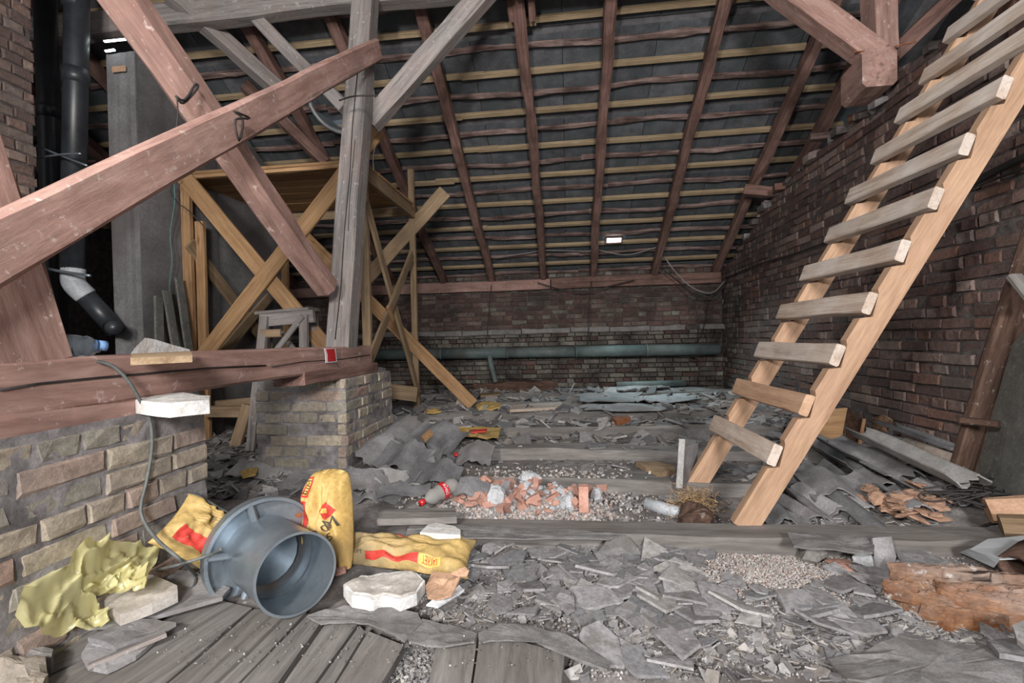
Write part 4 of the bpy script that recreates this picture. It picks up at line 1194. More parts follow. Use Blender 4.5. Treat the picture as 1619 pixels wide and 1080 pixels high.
# rust mark and bolt
d_ = u * math.cos(2.55) + w * math.sin(2.55)
slab('rust_spot', [C1 + axd * .008 + d_ * (RP * .84) + (u * math.cos(k) * .012 + w * math.sin(k) * .009) for k in [i * .8 for i in range(8)]], .002, M['rust'], dc, rings=1, sub=1, up=axd)
# inner damper flap
slab('damper_flap', [C1 + axd * .06 + (u * math.cos(k) + w * math.sin(k)) * (RC - .02) for k in [i * 6.283 / 20 for i in range(20)]], .003, M['galvd'], dc, rings=1, sub=1, up=axd)

# ================================================================ YELLOW BAG, SLABS AT LOWER LEFT
def crumple(name, outline, zf, mat, parent=None, amp=.02, rings=10, sub=6, seed=1.0, fq=9):
    """crumpled film: outline (px list), zf(px,py)->height"""
    base = []
    m = len(outline)
    for i in range(m):
        a, b = outline[i], outline[(i + 1) % m]
        for k in range(sub): base.append((a[0] + (b[0] - a[0]) * k / sub, a[1] + (b[1] - a[1]) * k / sub))
    cx = sum(p[0] for p in base) / len(base); cy = sum(p[1] for p in base) / len(base)
    m = len(base); v = []; f = []
    def pt(x, y):
        p = P(x, y, Z=zf(x, y))
        if p.x < XF + .035: p = P(x, y, X=XF + .035)
        q1_ = 1 - abs(nz(p.x * fq + p.y * 3, p.y * fq - p.x * 2, seed + p.z * fq)); q2_ = 1 - abs(nz(p.x * fq * 2.2 - p.y * 5, p.y * fq * 2.2, seed + 5 + p.z * 9)); q3_ = 1 - abs(nz(p.x * fq * 4.5, p.y * fq * 4.5, seed + 9))
        r = .75 * q1_ ** 5 + .45 * q2_ ** 6 + .15 * q3_ ** 5
        return p + V((amp * r * .6, 0, amp * r * .8))
    v.append(pt(cx, cy))
    for r in range(1, rings + 1):
        t = r / rings
        for (x, y) in base: v.append(pt(cx + (x - cx) * t, cy + (y - cy) * t))
    for i in range(m): f.append((0, 1 + i, 1 + (i + 1) % m))
    for r in range(rings - 1):
        for i in range(m):
            a = 1 + r * m + i; b = 1 + r * m + (i + 1) % m; f.append((a, a + m, b + m, b))
    return meshobj(name, v, f, mat, parent, True)
def bagz(x, y):
    t = max(0, min(1, (1000 - y) / 140))
    return .10 + .11 * t * max(0, min(1, (x - 20) / 120)) 
bg_ = root('plastic_bag', P(120, 960, Z=.1), 'crumpled translucent yellow plastic bag lying beside the left brick pier', 'bag')
crumple('bag_film', [(16, 985), (22, 960), (28, 940), (95, 915), (104, 890), (128, 868), (180, 859), (222, 862), (245, 876), (243, 896), (230, 912), (224, 936), (170, 945), (118, 946), (135, 965), (172, 983), (150, 1000), (100, 1012), (52, 1022), (28, 1010)], bagz, M['bagm'], bg_, amp=.05, seed=2.2, fq=8, rings=26, sub=8)
crumple('bag_fold', [(120, 945), (150, 925), (190, 908), (226, 898), (224, 937), (180, 943)], lambda x, y: bagz(x, y) + .03, M['bagm'], bg_, amp=.05, seed=6.2, fq=9, rings=16, sub=12)
fo = root('foam_slab', P(220, 960, Z=.09), 'dusty white foam slab poking out from under the yellow bag', 'foam')
slabpx('foam_body', [(165, 950), (190, 972), (240, 955), (281, 936), (280, 926), (240, 908), (190, 915)], .135, .035, M['foamd'], fo, rough=.006, sub=3)
def flat(name, label, cat, px, z, th, mat, group=None, **k):
    g = slabpx(name, px, z, th, M[mat], None, **k); return tag(g, label, cat, group)
flat('slate_sheet', 'grey slate sheet under the dusty foam slab by the left pier', 'slate', [(140, 990), (205, 985), (350, 945), (362, 930), (300, 900), (240, 905), (170, 960)], .088, .014, 'slate', rough=.006, sub=3, jag=.05)
flat('slate_sheet', 'torn grey slate sheet below the yellow bag at the lower left', 'slate', [(140, 1008), (182, 1020), (235, 1000), (280, 985), (245, 975), (180, 985)], .098, .012, 'slate', rough=.012, sub=3, jag=.08)
flat('slate_sheet', 'lowest torn slate sheet hanging over the floorboards at the lower left', 'slate', [(128, 1034), (140, 1052), (170, 1058), (215, 1036), (255, 1002), (190, 1008), (140, 1018)], .078, .012, 'slate', rough=.01, sub=3, jag=.08)
tag(timber('lath_strip', P(140, 1055, Z=.075), P(262, 1002, Z=.085), .03, .012, M['grey'], None), 'thin grey lath strip at the edge of the lower left slate sheets', 'lath')
flat('broken_brick', 'broken pale brick at the bottom left corner of the floor', 'brick', [(-10, 1050), (30, 1042), (72, 1038), (76, 1055), (60, 1080), (0, 1092)], .12, .1, 'bpier', rough=.03, dome=.02, sub=3, jag=.12)
flat('broken_brick', 'dark mortar lump just above the bottom left broken brick', 'brick', [(-10, 1020), (40, 1022), (82, 1028), (80, 1040), (30, 1045), (-10, 1050)], .1, .08, 'stone', rough=.03, dome=.02, sub=3, jag=.1)
# foam block and scraps in front of the flat sack
fb = root('foam_block', P(605, 945, Z=.08), 'chunky white foam block with dusty top in front of the flat sack', 'foam')
slabpx('foam_body', [(543, 928), (556, 944), (590, 948), (604, 940), (632, 950), (660, 938), (673, 918), (650, 905), (608, 903), (570, 910)], .112, .04, M['foam'], fb, rough=.014, sub=6, jag=.07, rings=5, seed=4.4)
slabpx('dusty_top', [(548, 926), (560, 938), (592, 940), (606, 935), (634, 943), (656, 933), (668, 917), (648, 907), (608, 906), (572, 912)], .117, .006, M['foamd'], fb, rough=.014, sub=6, jag=.07, rings=5, seed=4.4)
fw = root('foam_slab', P(696, 843, Z=.12), 'clean white foam piece behind the flat cement sack', 'foam')
slabpx('foam_body', [(664, 842), (676, 830), (690, 826), (718, 832), (728, 838), (728, 846)], .15, .035, M['foam'], fw, rough=.004, sub=2)
cd = root('cardboard_scrap', P(705, 920, Z=.08), 'torn folded brown cardboard scrap at the end of the flat sack', 'cardboard')
slabpx('card_sheet', [(676, 946), (672, 925), (682, 903), (700, 906), (728, 904), (728, 912), (712, 940), (690, 948)], [.10, .10, .125, .13, .14, .14, .11, .10], .006, M['card'], cd, rough=.02, sub=3)
slabpx('card_fold', [(712, 908), (735, 896), (742, 902), (738, 912), (724, 912)], [.15, .16, .16, .14, .14], .006, M['card'], cd, rough=.02, sub=3)
flat('paper_scrap', 'crumpled white paper scrap below the brown cardboard', 'paper', [(674, 956), (692, 962), (712, 948), (734, 932), (726, 926), (700, 942)], .085, .006, 'paper', rough=.02, sub=3)
# roofing felt along the board ends
for i, (px, lab) in enumerate((([(486, 972), (545, 958), (610, 962), (662, 968), (668, 985), (640, 1012), (605, 992), (560, 982), (508, 984)], 'torn grey roofing felt over the board ends in front of the duct'),
     ([(640, 1000), (668, 978), (730, 990), (755, 1000), (752, 1014), (700, 1022), (650, 1014)], 'torn grey roofing felt strip at the middle of the board ends'),
     ([(757, 1000), (790, 990), (842, 990), (895, 1005), (965, 1045), (960, 1058), (893, 1034), (850, 1010), (790, 1012), (758, 1014)], 'torn grey roofing felt strip at the right end of the floorboards'))):
    flat('roofing_felt', lab, 'felt', px, .075, .006, 'felt', rough=.012, sub=4, jag=.04)
flat('roofing_felt', 'wide dark felt patch on the floor at the lower right', 'felt', [(1310, 1040), (1420, 1012), (1550, 1018), (1619, 1040), (1619, 1085), (1450, 1085), (1340, 1075)], .07, .006, 'felt', rough=.014, sub=4, jag=.04)
flat('roofing_felt', 'dark felt draped over the joist in front of the ladder foot', 'felt', [(1245, 842), (1330, 846), (1385, 850), (1380, 872), (1300, 868), (1255, 862)], .14, .006, 'felt', rough=.012, sub=4)
flat('roofing_felt', 'folded felt flap over the near joist below the rubble heap', 'felt', [(650, 838), (700, 832), (760, 832), (900, 838), (985, 846), (960, 852), (830, 850), (700, 850)], .132, .006, 'felt', rough=.008, sub=4)
flat('roofing_felt', 'torn felt tongue hanging from the near joist in the middle', 'felt', [(965, 848), (990, 846), (1010, 868), (1008, 882), (970, 878), (945, 872)], [.13, .13, .07, .05, .05, .06], .006, 'felt', rough=.01, sub=3)
# ================================================================ BOTTLES, PIPE, METAL
bt = root('plastic_bottle', P(690, 795, Z=.13), 'crushed plastic cola bottle with red label beside the rubble heap', 'bottle')
a = P(672, 792, Z=.14); b = P(712, 770, Z=.17); ax = (b - a).normalized(); L = .21
pr_ = [(-.02, .012), (.02, .014), (.1, .03), (.2, .042), (.32, .036), (.42, .044), (.5, .043), (.66, .036), (.75, .043), (.9, .04), (1, .024)]
M['petd'] = glassy('dusty_clear_plastic', (158, 156, 152), trans=.35, rough=.3)
o = tube('bottle_body', [a + ax * (L * t) for t, r in pr_], 0, M['petd'], bt, n=20, radii=[r for t, r in pr_])
tube('label', [a + ax * (L * .44), a + ax * (L * .47), a + ax * (L * .60)], .0455, M['redg'], bt, n=24, cap=False)
tube('cap', [a - ax * .03, a - ax * .004], .016, M['redg'], bt, n=16)
vs, fs_ = text_mesh('Coca-Cola'); sd_ = ax.cross(V((0, 0, 1))).normalized(); up_ = sd_.cross(ax)
if sd_.dot(CAM - a) < 0: sd_ = -sd_
vv = []
for (x, y) in vs:
    q = x * 1.3 + .55; vv.append(a + ax * (L * (.52 + y * .1)) + (sd_ * math.cos(q) + V((0, 0, 1)) * math.sin(q)) * .0468)
meshobj('lettering', vv, fs_, M['paper'], bt)
tag(tube('plastic_pipe', [Pf(1021, 805) + V((0, 0, .03)), Pf(1094, 827) + V((0, 0, .03))], .031, M['pvc'], None, n=24), 'pale grey plastic pipe piece lying at the foot of the ladder', 'pipe')
an = root('metal_angle', P(1078, 775, Z=.05), 'upright grey metal angle strip standing left of the ladder foot', 'metal strip')
timber('angle_face', P(1078, 694, Y=2.72), P(1074, 772, Y=2.68), .035, .012, M['slatel'], an, up=(0, 1, 0))
slab('angle_face', [P(1082, 705, Y=2.75), P(1104, 700, Y=2.95), P(1100, 775, Y=2.9), P(1079, 772, Y=2.7)], .012, M['slate'], an, rings=2, sub=2, up=(.8, -.5, .1))
flat('board_piece', 'pale splintered board piece on the floor left of the ladder', 'board', [(1005, 730), (1030, 728), (1065, 736), (1068, 742), (1045, 748), (1022, 740)], .13, .03, 'newd', rough=.008, sub=2)
flat('board_piece', 'flat pale board in the debris below the lagged pipe', 'board', [(803, 640), (888, 636), (889, 643), (806, 648)], .17, .03, 'tread', rough=.004, sub=2)
flat('board_piece', 'short grey board by the foot of the long prop board', 'board', [(718, 646), (724, 628), (736, 628), (734, 648)], [.1, .22, .22, .1], .02, 'tread', rough=.004, sub=2)
flat('board_piece', 'thin board strip in the far debris left of the prop foot', 'board', [(757, 622), (790, 619), (791, 623), (760, 626)], .18, .02, 'newd', rough=.004, sub=2)
flat('board_piece', 'small red-brown wood block on the far floor right of centre', 'board', [(966, 660), (990, 657), (997, 661), (975, 666)], .17, .04, 'rust', rough=.01, sub=2)
flat('board_piece', 'small yellow wood wedge on the corrugated slate pile', 'board', [(665, 690), (680, 678), (683, 681), (670, 693)], [.28, .31, .31, .28], .03, 'new', rough=.002, sub=1)
flat('board_piece', 'long grey board lying on top of the near joist by the rubble', 'board', [(598, 806), (720, 803), (722, 817), (596, 820)], .15, .03, 'floorw', rough=.004, sub=3)
# white blue-ish debris lit under the roof light
for i, (px, lab) in enumerate((([(905, 625), (960, 618), (1010, 622), (1000, 632), (930, 636)], 'pale slate sheet on the far floor, left of the daylight patch'), ([(1000, 628), (1060, 622), (1110, 626), (1090, 634), (1020, 637)], 'pale slate sheet on the far floor in the middle of the daylight patch'), ([(960, 612), (1050, 609), (1060, 613), (980, 617)], 'long pale slate strip on the far floor under the lagged pipe'), ([(912, 641), (1000, 638), (1052, 641), (1050, 647), (940, 648)], 'long pale slate strip on the far floor, nearest in the daylight patch'))):
    flat('slate_sheet', lab, 'slate', px, .17, .01, 'slate', rough=.03, sub=4, jag=.35)
tag(tube('loose_pipe', [P(975, 609, Y=7.3), P(1083, 606, Y=7.4)], .05, M['pipe'], None, n=14), 'blue-grey loose pipe lying at the foot of the back wall', 'pipe')
flat('metal_scrap', 'bent grey metal scrap standing in the far debris', 'scrap', [(820, 628), (822, 617), (834, 620), (846, 611), (843, 628), (832, 631)], [.2, .3, .28, .34, .2, .18], .01, 'slatel', rough=.02, sub=2)
tag(timber('dark_bale', P(750, 612, Y=7.2), P(882, 612, Y=7.25), .2, .16, M['rotd'], None, rough=.04, seg=.1), 'long dark rotten timber lying in front of the back wall', 'beam')
# ================================================================ RUBBLE
def shard_pool(n, mat, thick, kind='flat', lo=.35, hi=.75):
    out = []
    for k in range(n):
        m = random.choice((4, 5, 5, 6)); v = []; f = []
        ang = sorted(random.uniform(0, 6.283) for _ in range(m))
        ang = [(i + random.uniform(-.3, .3)) * 6.283 / m for i in range(m)]
        rr = [random.uniform(lo, hi) for _ in range(m)]; el = random.uniform(.5, 1.0)
        bend = random.uniform(-.06, .06)
        top = [(r * math.cos(a), r * el * math.sin(a), thick / 2 + bend * (r * math.cos(a)) ** 2 * 2) for r, a in zip(rr, ang)]
        bot = [(x * 1.02, y * 1.02, z - thick) for x, y, z in top]
        f = [tuple(range(m)), tuple(reversed(range(m, 2 * m)))] + [(i, m + i, m + (i + 1) % m, (i + 1) % m) for i in range(m)]
        out.append(mesh('shard', top + bot, f, mat))
    return out
def chunk_pool(n, mat, flatness=.6):
    out = []
    for k in range(n):
        v = []; f = []; m = 6
        sz = (random.uniform(.7, 1), random.uniform(.5, .9), random.uniform(.4, .9) * flatness)
        rows = [(-1, .55), (-.35, 1), (.4, .95), (1, .5)]
        for (z, r) in rows:
            for i in range(m):
                a = i * 6.283 / m + random.uniform(-.25, .25); q = r * random.uniform(.75, 1.1)
                v.append((.5 * sz[0] * q * math.cos(a), .5 * sz[1] * q * math.sin(a), .5 * sz[2] * z * random.uniform(.8, 1.1)))
        for r in range(3):
            for i in range(m): a = r * m + i; b = r * m + (i + 1) % m; f.append((a, b, b + m, a + m))
        f += [tuple(reversed(range(m))), tuple(range(3 * m, 4 * m))]
        out.append(mesh('chunk', v, f, mat))
    return out
def drop(name, me, p, s, tilt, label, cat, group):
    Mx = Matrix.Translation(p) @ Matrix.Rotation(random.uniform(0, 6.28), 4, 'Z') @ Matrix.Rotation(random.gauss(0, tilt), 4, 'X') @ Matrix.Rotation(random.gauss(0, tilt), 4, 'Y') @ Matrix.Diagonal((s, s, s, 1))
    return tag(obj(name, me, None, Mx), label, cat, group)
redp = shard_pool(12, M['rubred'], .4) + shard_pool(6, M['rubred'], .22); plap = chunk_pool(4, M['plaster'], .7) + shard_pool(6, M['plaster'], .4)
n = 0
while n < 190:
    px = random.gauss(828, 66); py = random.gauss(792, 15)
    if ((px - 828) / 132) ** 2 + ((py - 789) / 33) ** 2 > 1: continue
    n += 1
    isred = random.random() < (.62 if px < 800 else .42)
    s = random.uniform(.025, .08) * (1.1 if isred else .95)
    p = Pf(px, py); p.z = hf(p.x, p.y) + s * .2 + .022
    if isred: drop('brick_fragment', random.choice(redp), p, s, .5, 'orange-red brick fragment in the rubble heap in the middle of the floor', 'brick fragment', 'brick fragments of the rubble heap')
    else: drop('plaster_lump', random.choice(plap), p, s, .5, 'whitish plaster lump in the rubble heap in the middle of the floor', 'plaster', 'plaster lumps of the rubble heap')
def big_chunk(name, px, py, s, mat, label, cat, fl_=.8, up=0):
    me = chunk_pool(1, M[mat], fl_)[0]; p = Pf(px, py); p.z += s * .25 + up
    o = obj(name, me, None, Matrix.Translation(p) @ Matrix.Rotation(random.uniform(0, 6), 4, 'Z') @ Matrix.Diagonal((s, s, s, 1)))
    sb_ = o.modifiers.new('s', 'SUBSURF'); sb_.levels = sb_.render_levels = 1; sb_.subdivision_type = 'SIMPLE'
    return tag(o, label, cat)
big_chunk('plaster_lump', 785, 806, .16, 'plaster', 'largest whitish plaster lump at the front of the rubble heap', 'plaster', .9, .02)
big_chunk('plaster_lump', 900, 808, .10, 'plaster', 'tall whitish plaster lump at the left of the upright half brick', 'plaster', 1.2, .02)
big_chunk('plaster_lump', 943, 796, .10, 'plaster', 'whitish plaster lump just behind the upright half brick', 'plaster', .8, .02)
big_chunk('plaster_lump', 838, 772, .13, 'plaster', 'whitish plaster lump on the crest of the rubble heap', 'plaster', .8, .03)
big_chunk('brick_fragment', 710, 795, .15, 'rubred', 'large orange brick fragment beside the crushed cola bottle', 'brick fragment', .8, .03)
big_chunk('brick_fragment', 745, 812, .12, 'rubred', 'orange brick fragment at the left front of the rubble heap', 'brick fragment', .5, .02)
big_chunk('brick_fragment', 868, 816, .07, 'rubred', 'small brick fragment at the right front of the rubble heap', 'brick fragment', .6, .01)
p = Pf(923, 812); p.z += .06
tag(box('half_brick', p, (.045, .06, .13), M['rubred'], None, rough=.008, cham=.008), 'orange half brick standing upright at the right end of the rubble heap', 'brick')
for (px, py, s, lab) in ((610, 838, .13, 'flat orange brick piece behind the flat sack, on the left'), (652, 840, .10, 'flat orange brick piece behind the flat sack, next to the white foam'), (538, 920, .11, 'dark red brick piece by the right edge of the metal duct')):
    big_chunk('brick_fragment', px, py, s, 'rubred', lab, 'brick fragment', .35, .02)
big_chunk('concrete_block', 1285, 893, .14, 'stone', 'grey concrete lump on the pale rubble in front of the ladder', 'concrete', .55, .01)
big_chunk('plaster_lump', 1368, 898, .14, 'plaster', 'whitish plaster lump right of the concrete lump', 'plaster', .5, .0)
big_chunk('brick_fragment', 1330, 905, .12, 'rubred', 'thin brick piece between concrete lump and plaster lump', 'brick fragment', .25, .0)
big_chunk('brick_fragment', 1202, 866, .07, 'rubred', 'small brick piece on the pale rubble below the ladder foot', 'brick fragment', .5, .0)
big_chunk('brick_fragment', 966, 874, .09, 'bpier', 'pinkish brick end sticking out in front of the near joist', 'brick fragment', .6, .02)
# ---- corrugated slates
def wavy(L, Wd, mat, waves=1.6, amp=.022, n=14, seed=0, th=.008):
    rng = random.Random(seed); v = []; f = []; nu, nv = n, 5
    ph = rng.uniform(0, 6.28)
    ed = [(rng.uniform(-.12, .12), rng.uniform(-.12, .12)) for _ in range(nu + 1)]
    for side in (0, 1):
        for i in range(nu + 1):
            for j in range(nv + 1):
                x = (i / nu - .5) * Wd; t = j / nv
                y = -L / 2 * (1 + ed[i][0]) * (1 - t) + L / 2 * (1 + ed[i][1]) * t
                x2 = x + .03 * Wd * nz(y * 4, seed, 2) * 4
                v.append((x2, y, amp * math.sin(x / Wd * waves * 6.283 + ph) - side * th + .004 * nz(x * 9, y * 9, seed)))
    m = (nu + 1) * (nv + 1)
    for i in range(nu):
        for j in range(nv):
            a = i * (nv + 1) + j; f.append((a, a + nv + 1, a + nv + 2, a + 1)); b = a + m; f.append((b, b + 1, b + nv + 2, b + nv + 1))
    for i in range(nu):
        a = i * (nv + 1); f.append((a, m + a, m + a + nv + 1, a + nv + 1)); a += nv; f.append((a, a + nv + 1, m + a + nv + 1, m + a))
    for j in range(nv):
        a = j; f.append((a, a + 1, m + a + 1, m + a)); a = nu * (nv + 1) + j; f.append((a, m + a, m + a + 1, a + 1))
    return mesh('corrugated_slate', v, f, mat)
NOSWAP = False
def place_wavy(px, py, up, L, Wd, rz, tx, ty, label, mat='slate', group=None, seed=0, waves=1.6, amp=.022):
    p = Pf(px, py); p.z += up
    if px < 800:
        tx = abs(tx) + 10; rz *= .55; amp *= 1.15
    else:
        L, Wd = Wd, L; rz = rz * .3 + 12; tx = 4 + tx * .3
    Mx = Matrix.Translation(p) @ Matrix.Rotation(math.radians(rz), 4, 'Z') @ Matrix.Rotation(math.radians(tx), 4, 'X') @ Matrix.Rotation(math.radians(ty), 4, 'Y')
    return tag(obj('corrugated_slate', wavy(L, Wd, M[mat], waves, amp, seed=seed), None, Mx), label, 'slate', group)
big = [(625, 712, .20, .34, .42, -50, 8, 8, 'big bent corrugated slate on top of the pile beside the square pier', 'slate', 1.3, .03),
       (750, 738, .10, .22, .26, -10, 14, -4, 'corrugated slate with pointed corner at the right end of the centre pile', 'slate', 1.0, .022),
       (690, 722, .17, .3, .45, -42, 14, 10, 'long corrugated slate sloping to the right across the centre pile', 'slated', 1.4, .03),
       (600, 738, .13, .3, .4, -55, 8, 10, 'corrugated slate on the left slope of the centre pile', 'slate', 1.5, .025),
       (560, 706, .12, .3, .34, -50, 4, 12, 'corrugated slate against the square brick pier', 'slate', 1.4, .022),
       (650, 745, .10, .28, .46, -35, 10, 6, 'corrugated slate at the front middle of the centre pile', 'slated', 1.6, .024),
       (440, 757, .06, .16, .58, 22, -12, 4, 'long narrow corrugated slate strip lying in front of the square pier', 'slatel', 1.0, .02),
       (490, 770, .04, .22, .3, 10, 4, 0, 'corrugated slate half hidden behind the upright sack', 'slate', 1.4, .02),
       (610, 766, .05, .1, .42, 0, -25, 0, 'narrow slate strip along the front foot of the centre pile', 'slatel', .8, .012),
       (690, 765, .08, .2, .3, -20, 10, 6, 'dark corrugated slate behind the crushed cola bottle', 'slated', 1.4, .022),
       (575, 790, .03, .12, .3, 5, 6, 0, 'short wavy slate piece right of the upright sack', 'slate', 1.8, .02),
       (640, 792, .06, .08, .28, 35, 10, 0, 'slanting slate splinter in front of the centre pile', 'slated', 1.0, .012)]
for i, b in enumerate(big):
    place_wavy(b[0], b[1], b[2], b[3], b[4], b[5], b[6], b[7], b[8], b[9], None, i * 3 + 1, b[10], b[11])
for i in range(16):
    px = random.uniform(545, 770); py = random.uniform(715, 795)
    place_wavy(px, py, random.uniform(.02, .07), random.uniform(.1, .22), random.uniform(.14, .3), random.uniform(-60, 10), random.gauss(4, 8), random.gauss(4, 8), 'broken corrugated slate piece lying low in the centre pile', random.choice(('slate', 'slate', 'slated')), 'low pieces of the centre slate pile', 100 + i, random.uniform(.8, 1.8), .02)
bigr = [(1320, 745, .14, .22, .6, -28, 6, 6, 'broad corrugated slate sloping down behind the ladder foot', 'slate', 1.2, .03),
        (1375, 758, .14, .26, .62, -30, 4, 6, 'wide corrugated slate in the middle of the right-hand heap', 'slate', 1.3, .028),
        (1440, 765, .16, .2, .7, -34, 6, 8, 'long pale corrugated slate on top of the right-hand heap', 'slatel', 1.2, .03),
        (1460, 720, .12, .14, .6, -22, 4, 4, 'dark narrow slate at the back of the right-hand heap', 'slated', 1.0, .016),
        (1325, 790, .09, .3, .3, -60, 10, 0, 'curved slate piece lying just behind the ladder stringer', 'slate', 1.2, .03),
        (1270, 795, .06, .18, .4, -35, 6, 4, 'wavy slate piece just right of the ladder foot', 'slate', 1.5, .022),
        (1340, 815, .07, .1, .62, -36, 14, 0, 'long thin slate strip in front of the right-hand heap', 'slated', .8, .014),
        (1240, 770, .05, .2, .3, -20, 4, 0, 'wavy slate piece between the two ladder stringers', 'slate', 1.5, .02),
        (1405, 685, .16, .2, .3, -15, 24, 0, 'cup-shaped bent slate propped against the right wall', 'slate', .8, .05),
        (1180, 760, .03, .3, .34, 12, 2, 0, 'crumpled slate under the far ladder stringer', 'slated', 1.3, .02),
        (1120, 775, .03, .2, .3, 10, 2, 0, 'flat dark slate left of the ladder foot', 'slate', 1.0, .012),
        (1270, 712, .08, .3, .4, 8, 4, 0, 'grey slate sheet leaning below the wooden box', 'slate', 1.0, .014)]
for i, b in enumerate(bigr):
    place_wavy(b[0], b[1], b[2], b[3], b[4], b[5], b[6], b[7], b[8], b[9], None, 200 + i * 3, b[10], b[11])
for i in range(30):
    px = random.uniform(1215, 1500); py = random.uniform(715, 835)
    if py < 700 + (px - 1215) * .05: continue
    place_wavy(px, py, random.uniform(.01, .07), random.uniform(.1, .22), random.uniform(.15, .34), random.uniform(-55, 0), random.gauss(4, 8), random.gauss(4, 8), 'broken corrugated slate piece lying low in the right-hand heap', random.choice(('slate', 'slate', 'slated')), 'low pieces of the right slate heap', 300 + i, random.uniform(.8, 1.8), .02)
# ---- flat slate shards: the nearest ones singly, the smaller litter as stuff
sp = shard_pool(14, M['slate'], .06) + shard_pool(3, M['slatel'], .06) + shard_pool(6, M['slated'], .06)
def litter_ok(px, py):
    if px < 470 and py > 700: return False
    if px < 690 and py > 700 and py < 990: return False
    if px < 900 and py > 985: return False
    if ((px - 828) / 120) ** 2 + ((py - 789) / 32) ** 2 < 1: return False
    if ((px - 1220) / 115) ** 2 + ((py - 895) / 38) ** 2 < 1: return False
    if px > 1480 and py < 930 and py > 770: return False
    return 640 < py < 1085 and 340 < px < 1600
n = 0
GL = 'flat grey slate shard among the litter covering the open floor'
while n < 235:
    if n < 165: px = random.gauss(1000, 190); py = random.gauss(915, 42)
    else: px = random.uniform(690, 1600); py = random.uniform(650, 1070)
    if not litter_ok(px, py) or not 0 < px < 1619: continue
    if 812 < py < 862 and px < 1500: continue
    n += 1
    p = Pf(px, py); s = random.uniform(.06, .17) * (1.0 if py > 800 else 1.2)
    p.z = hs(p.x, p.y) + .012 + random.uniform(0, .015)
    if p.x > XR - .15: n -= 1; continue
    drop('slate_shard', random.choice(sp), p, s, .12, GL, 'slate shard', 'slate shards on the open floor')
# litter stuff
def scatter(name, count, area, pools, smin, smax, label, mat, tilt=.35, ok=None, zoff=.004):
    v = []; f = []
    k = 0
    while k < count:
        px, py = area()
        if ok and not ok(px, py): continue
        k += 1
        p = Pf(px, py)
        s = random.uniform(smin, smax); me = random.choice(pools)
        if p.x > XR - .06 or p.y > YB - .1: continue
        p.z = hs(p.x, p.y) + zoff + s * .05
        Mx = Matrix.Translation(p) @ Matrix.Rotation(random.uniform(0, 6.28), 4, 'Z') @ Matrix.Rotation(random.gauss(0, tilt), 4, 'X') @ Matrix.Rotation(random.gauss(0, tilt), 4, 'Y') @ Matrix.Diagonal((s, s, s, 1))
        b = len(v); v.extend(Mx @ q.co for q in me.vertices); f.extend(tuple(b + t for t in pl.vertices) for pl in me.polygons)
    o = meshobj(name, v, f, mat, None, False, (0, 2, 0))
    return tag(o, label, 'debris', kind='stuff')
cp_ = shard_pool(14, None, .10)
ck_ = []
for k in range(10):
    j = lambda a, b: random.uniform(a, b)
    ck_.append(mesh('crumb', [(j(.4, .6), j(-.1, .1), 0), (j(-.1, .1), j(.3, .6), 0), (j(-.6, -.4), j(-.1, .1), 0), (j(-.1, .1), j(-.6, -.3), 0), (j(-.15, .15), j(-.15, .15), j(.25, .5)), (j(-.15, .15), j(-.15, .15), j(-.5, -.25))], [(0, 1, 4), (1, 2, 4), (2, 3, 4), (3, 0, 4), (1, 0, 5), (2, 1, 5), (3, 2, 5), (0, 3, 5)], None))
def mixmat(name, pal):
    m = N(name); r = m.rand(); co = m.coords((1, 1, 1), r)
    c = m.ramp(r, [(i / len(pal), p) for i, p in enumerate(pal)], True)
    g = m.noise(co, 40, 6, .7)
    c = m.mix(1.0, c, m.ramp(g, [(.3, (.75, .75, .75, 1)), (.7, (1.25, 1.25, 1.25, 1))]), 'MULTIPLY')
    m.bump(g, .5, .01)
    return m.out(c, .95, 0, .15)
M['crumbs'] = mixmat('mixed_crumbs', [(156, 151, 148), (172, 167, 163), (146, 140, 137), (180, 158, 148), (164, 140, 130), (150, 146, 144), (186, 182, 179), (138, 131, 128)])
M['crumbg'] = mixmat('grey_crumbs', [(120, 117, 117), (146, 143, 142), (104, 100, 100), (170, 167, 165), (128, 120, 114), (92, 89, 89)])
M['chips'] = mixmat('slate_chips', [(120, 118, 119), (134, 132, 132), (108, 106, 107), (146, 143, 142), (126, 119, 113), (114, 112, 113), (156, 151, 147), (98, 95, 95)])
scatter('slate_litter', 4200, lambda: (random.uniform(690, 1619), random.triangular(655, 1085, 1000)), cp_, .012, .05, 'small grey slate chips strewn over the open floor', M['chips'], ok=litter_ok)
scatter('far_litter', 2600, lambda: (random.uniform(590, 1400), random.triangular(616, 720, 640)), cp_, .05, .20, 'grey slate and board scraps strewn over the far floor', M['chips'], ok=lambda a, b: b < 630 + max(0, a - 1140) * .3 + 90)
scatter('left_litter', 700, lambda: (random.uniform(330, 470), random.uniform(655, 790)), cp_, .03, .12, 'slate scraps strewn behind the left brick pier', M['chips'])
M['fine2'] = plain('grit', (106, 102, 102), (176, 172, 170), 30, .95, bump=.2, perobj=.35)
scatter('grit', 14000, lambda: (random.uniform(650, 1619), random.triangular(830, 1085, 1010)), ck_, .004, .015, 'fine pale grit over the near floor', M['crumbg'], ok=lambda a, b: not (a < 900 and b > 985 and random.random() < .85), tilt=1)
scatter('plaster_fines', 9000, lambda: (random.gauss(1230, 95), random.gauss(898, 30)), ck_, .003, .013, 'pale plaster crumbs spread in front of the ladder', M['crumbs'], tilt=1, zoff=.012)
scatter('heap_crumbs', 4000, lambda: (random.gauss(828, 75), random.gauss(795, 17)), ck_, .006, .03, 'mixed crumbs between the pieces of the rubble heap', M['crumbs'], tilt=1, zoff=.012)
scatter('board_dust', 260, lambda: (random.uniform(250, 900), random.uniform(1010, 1085)), ck_, .003, .009, 'tiny pale specks on the floorboards', M['crumbg'], tilt=1, zoff=.05)
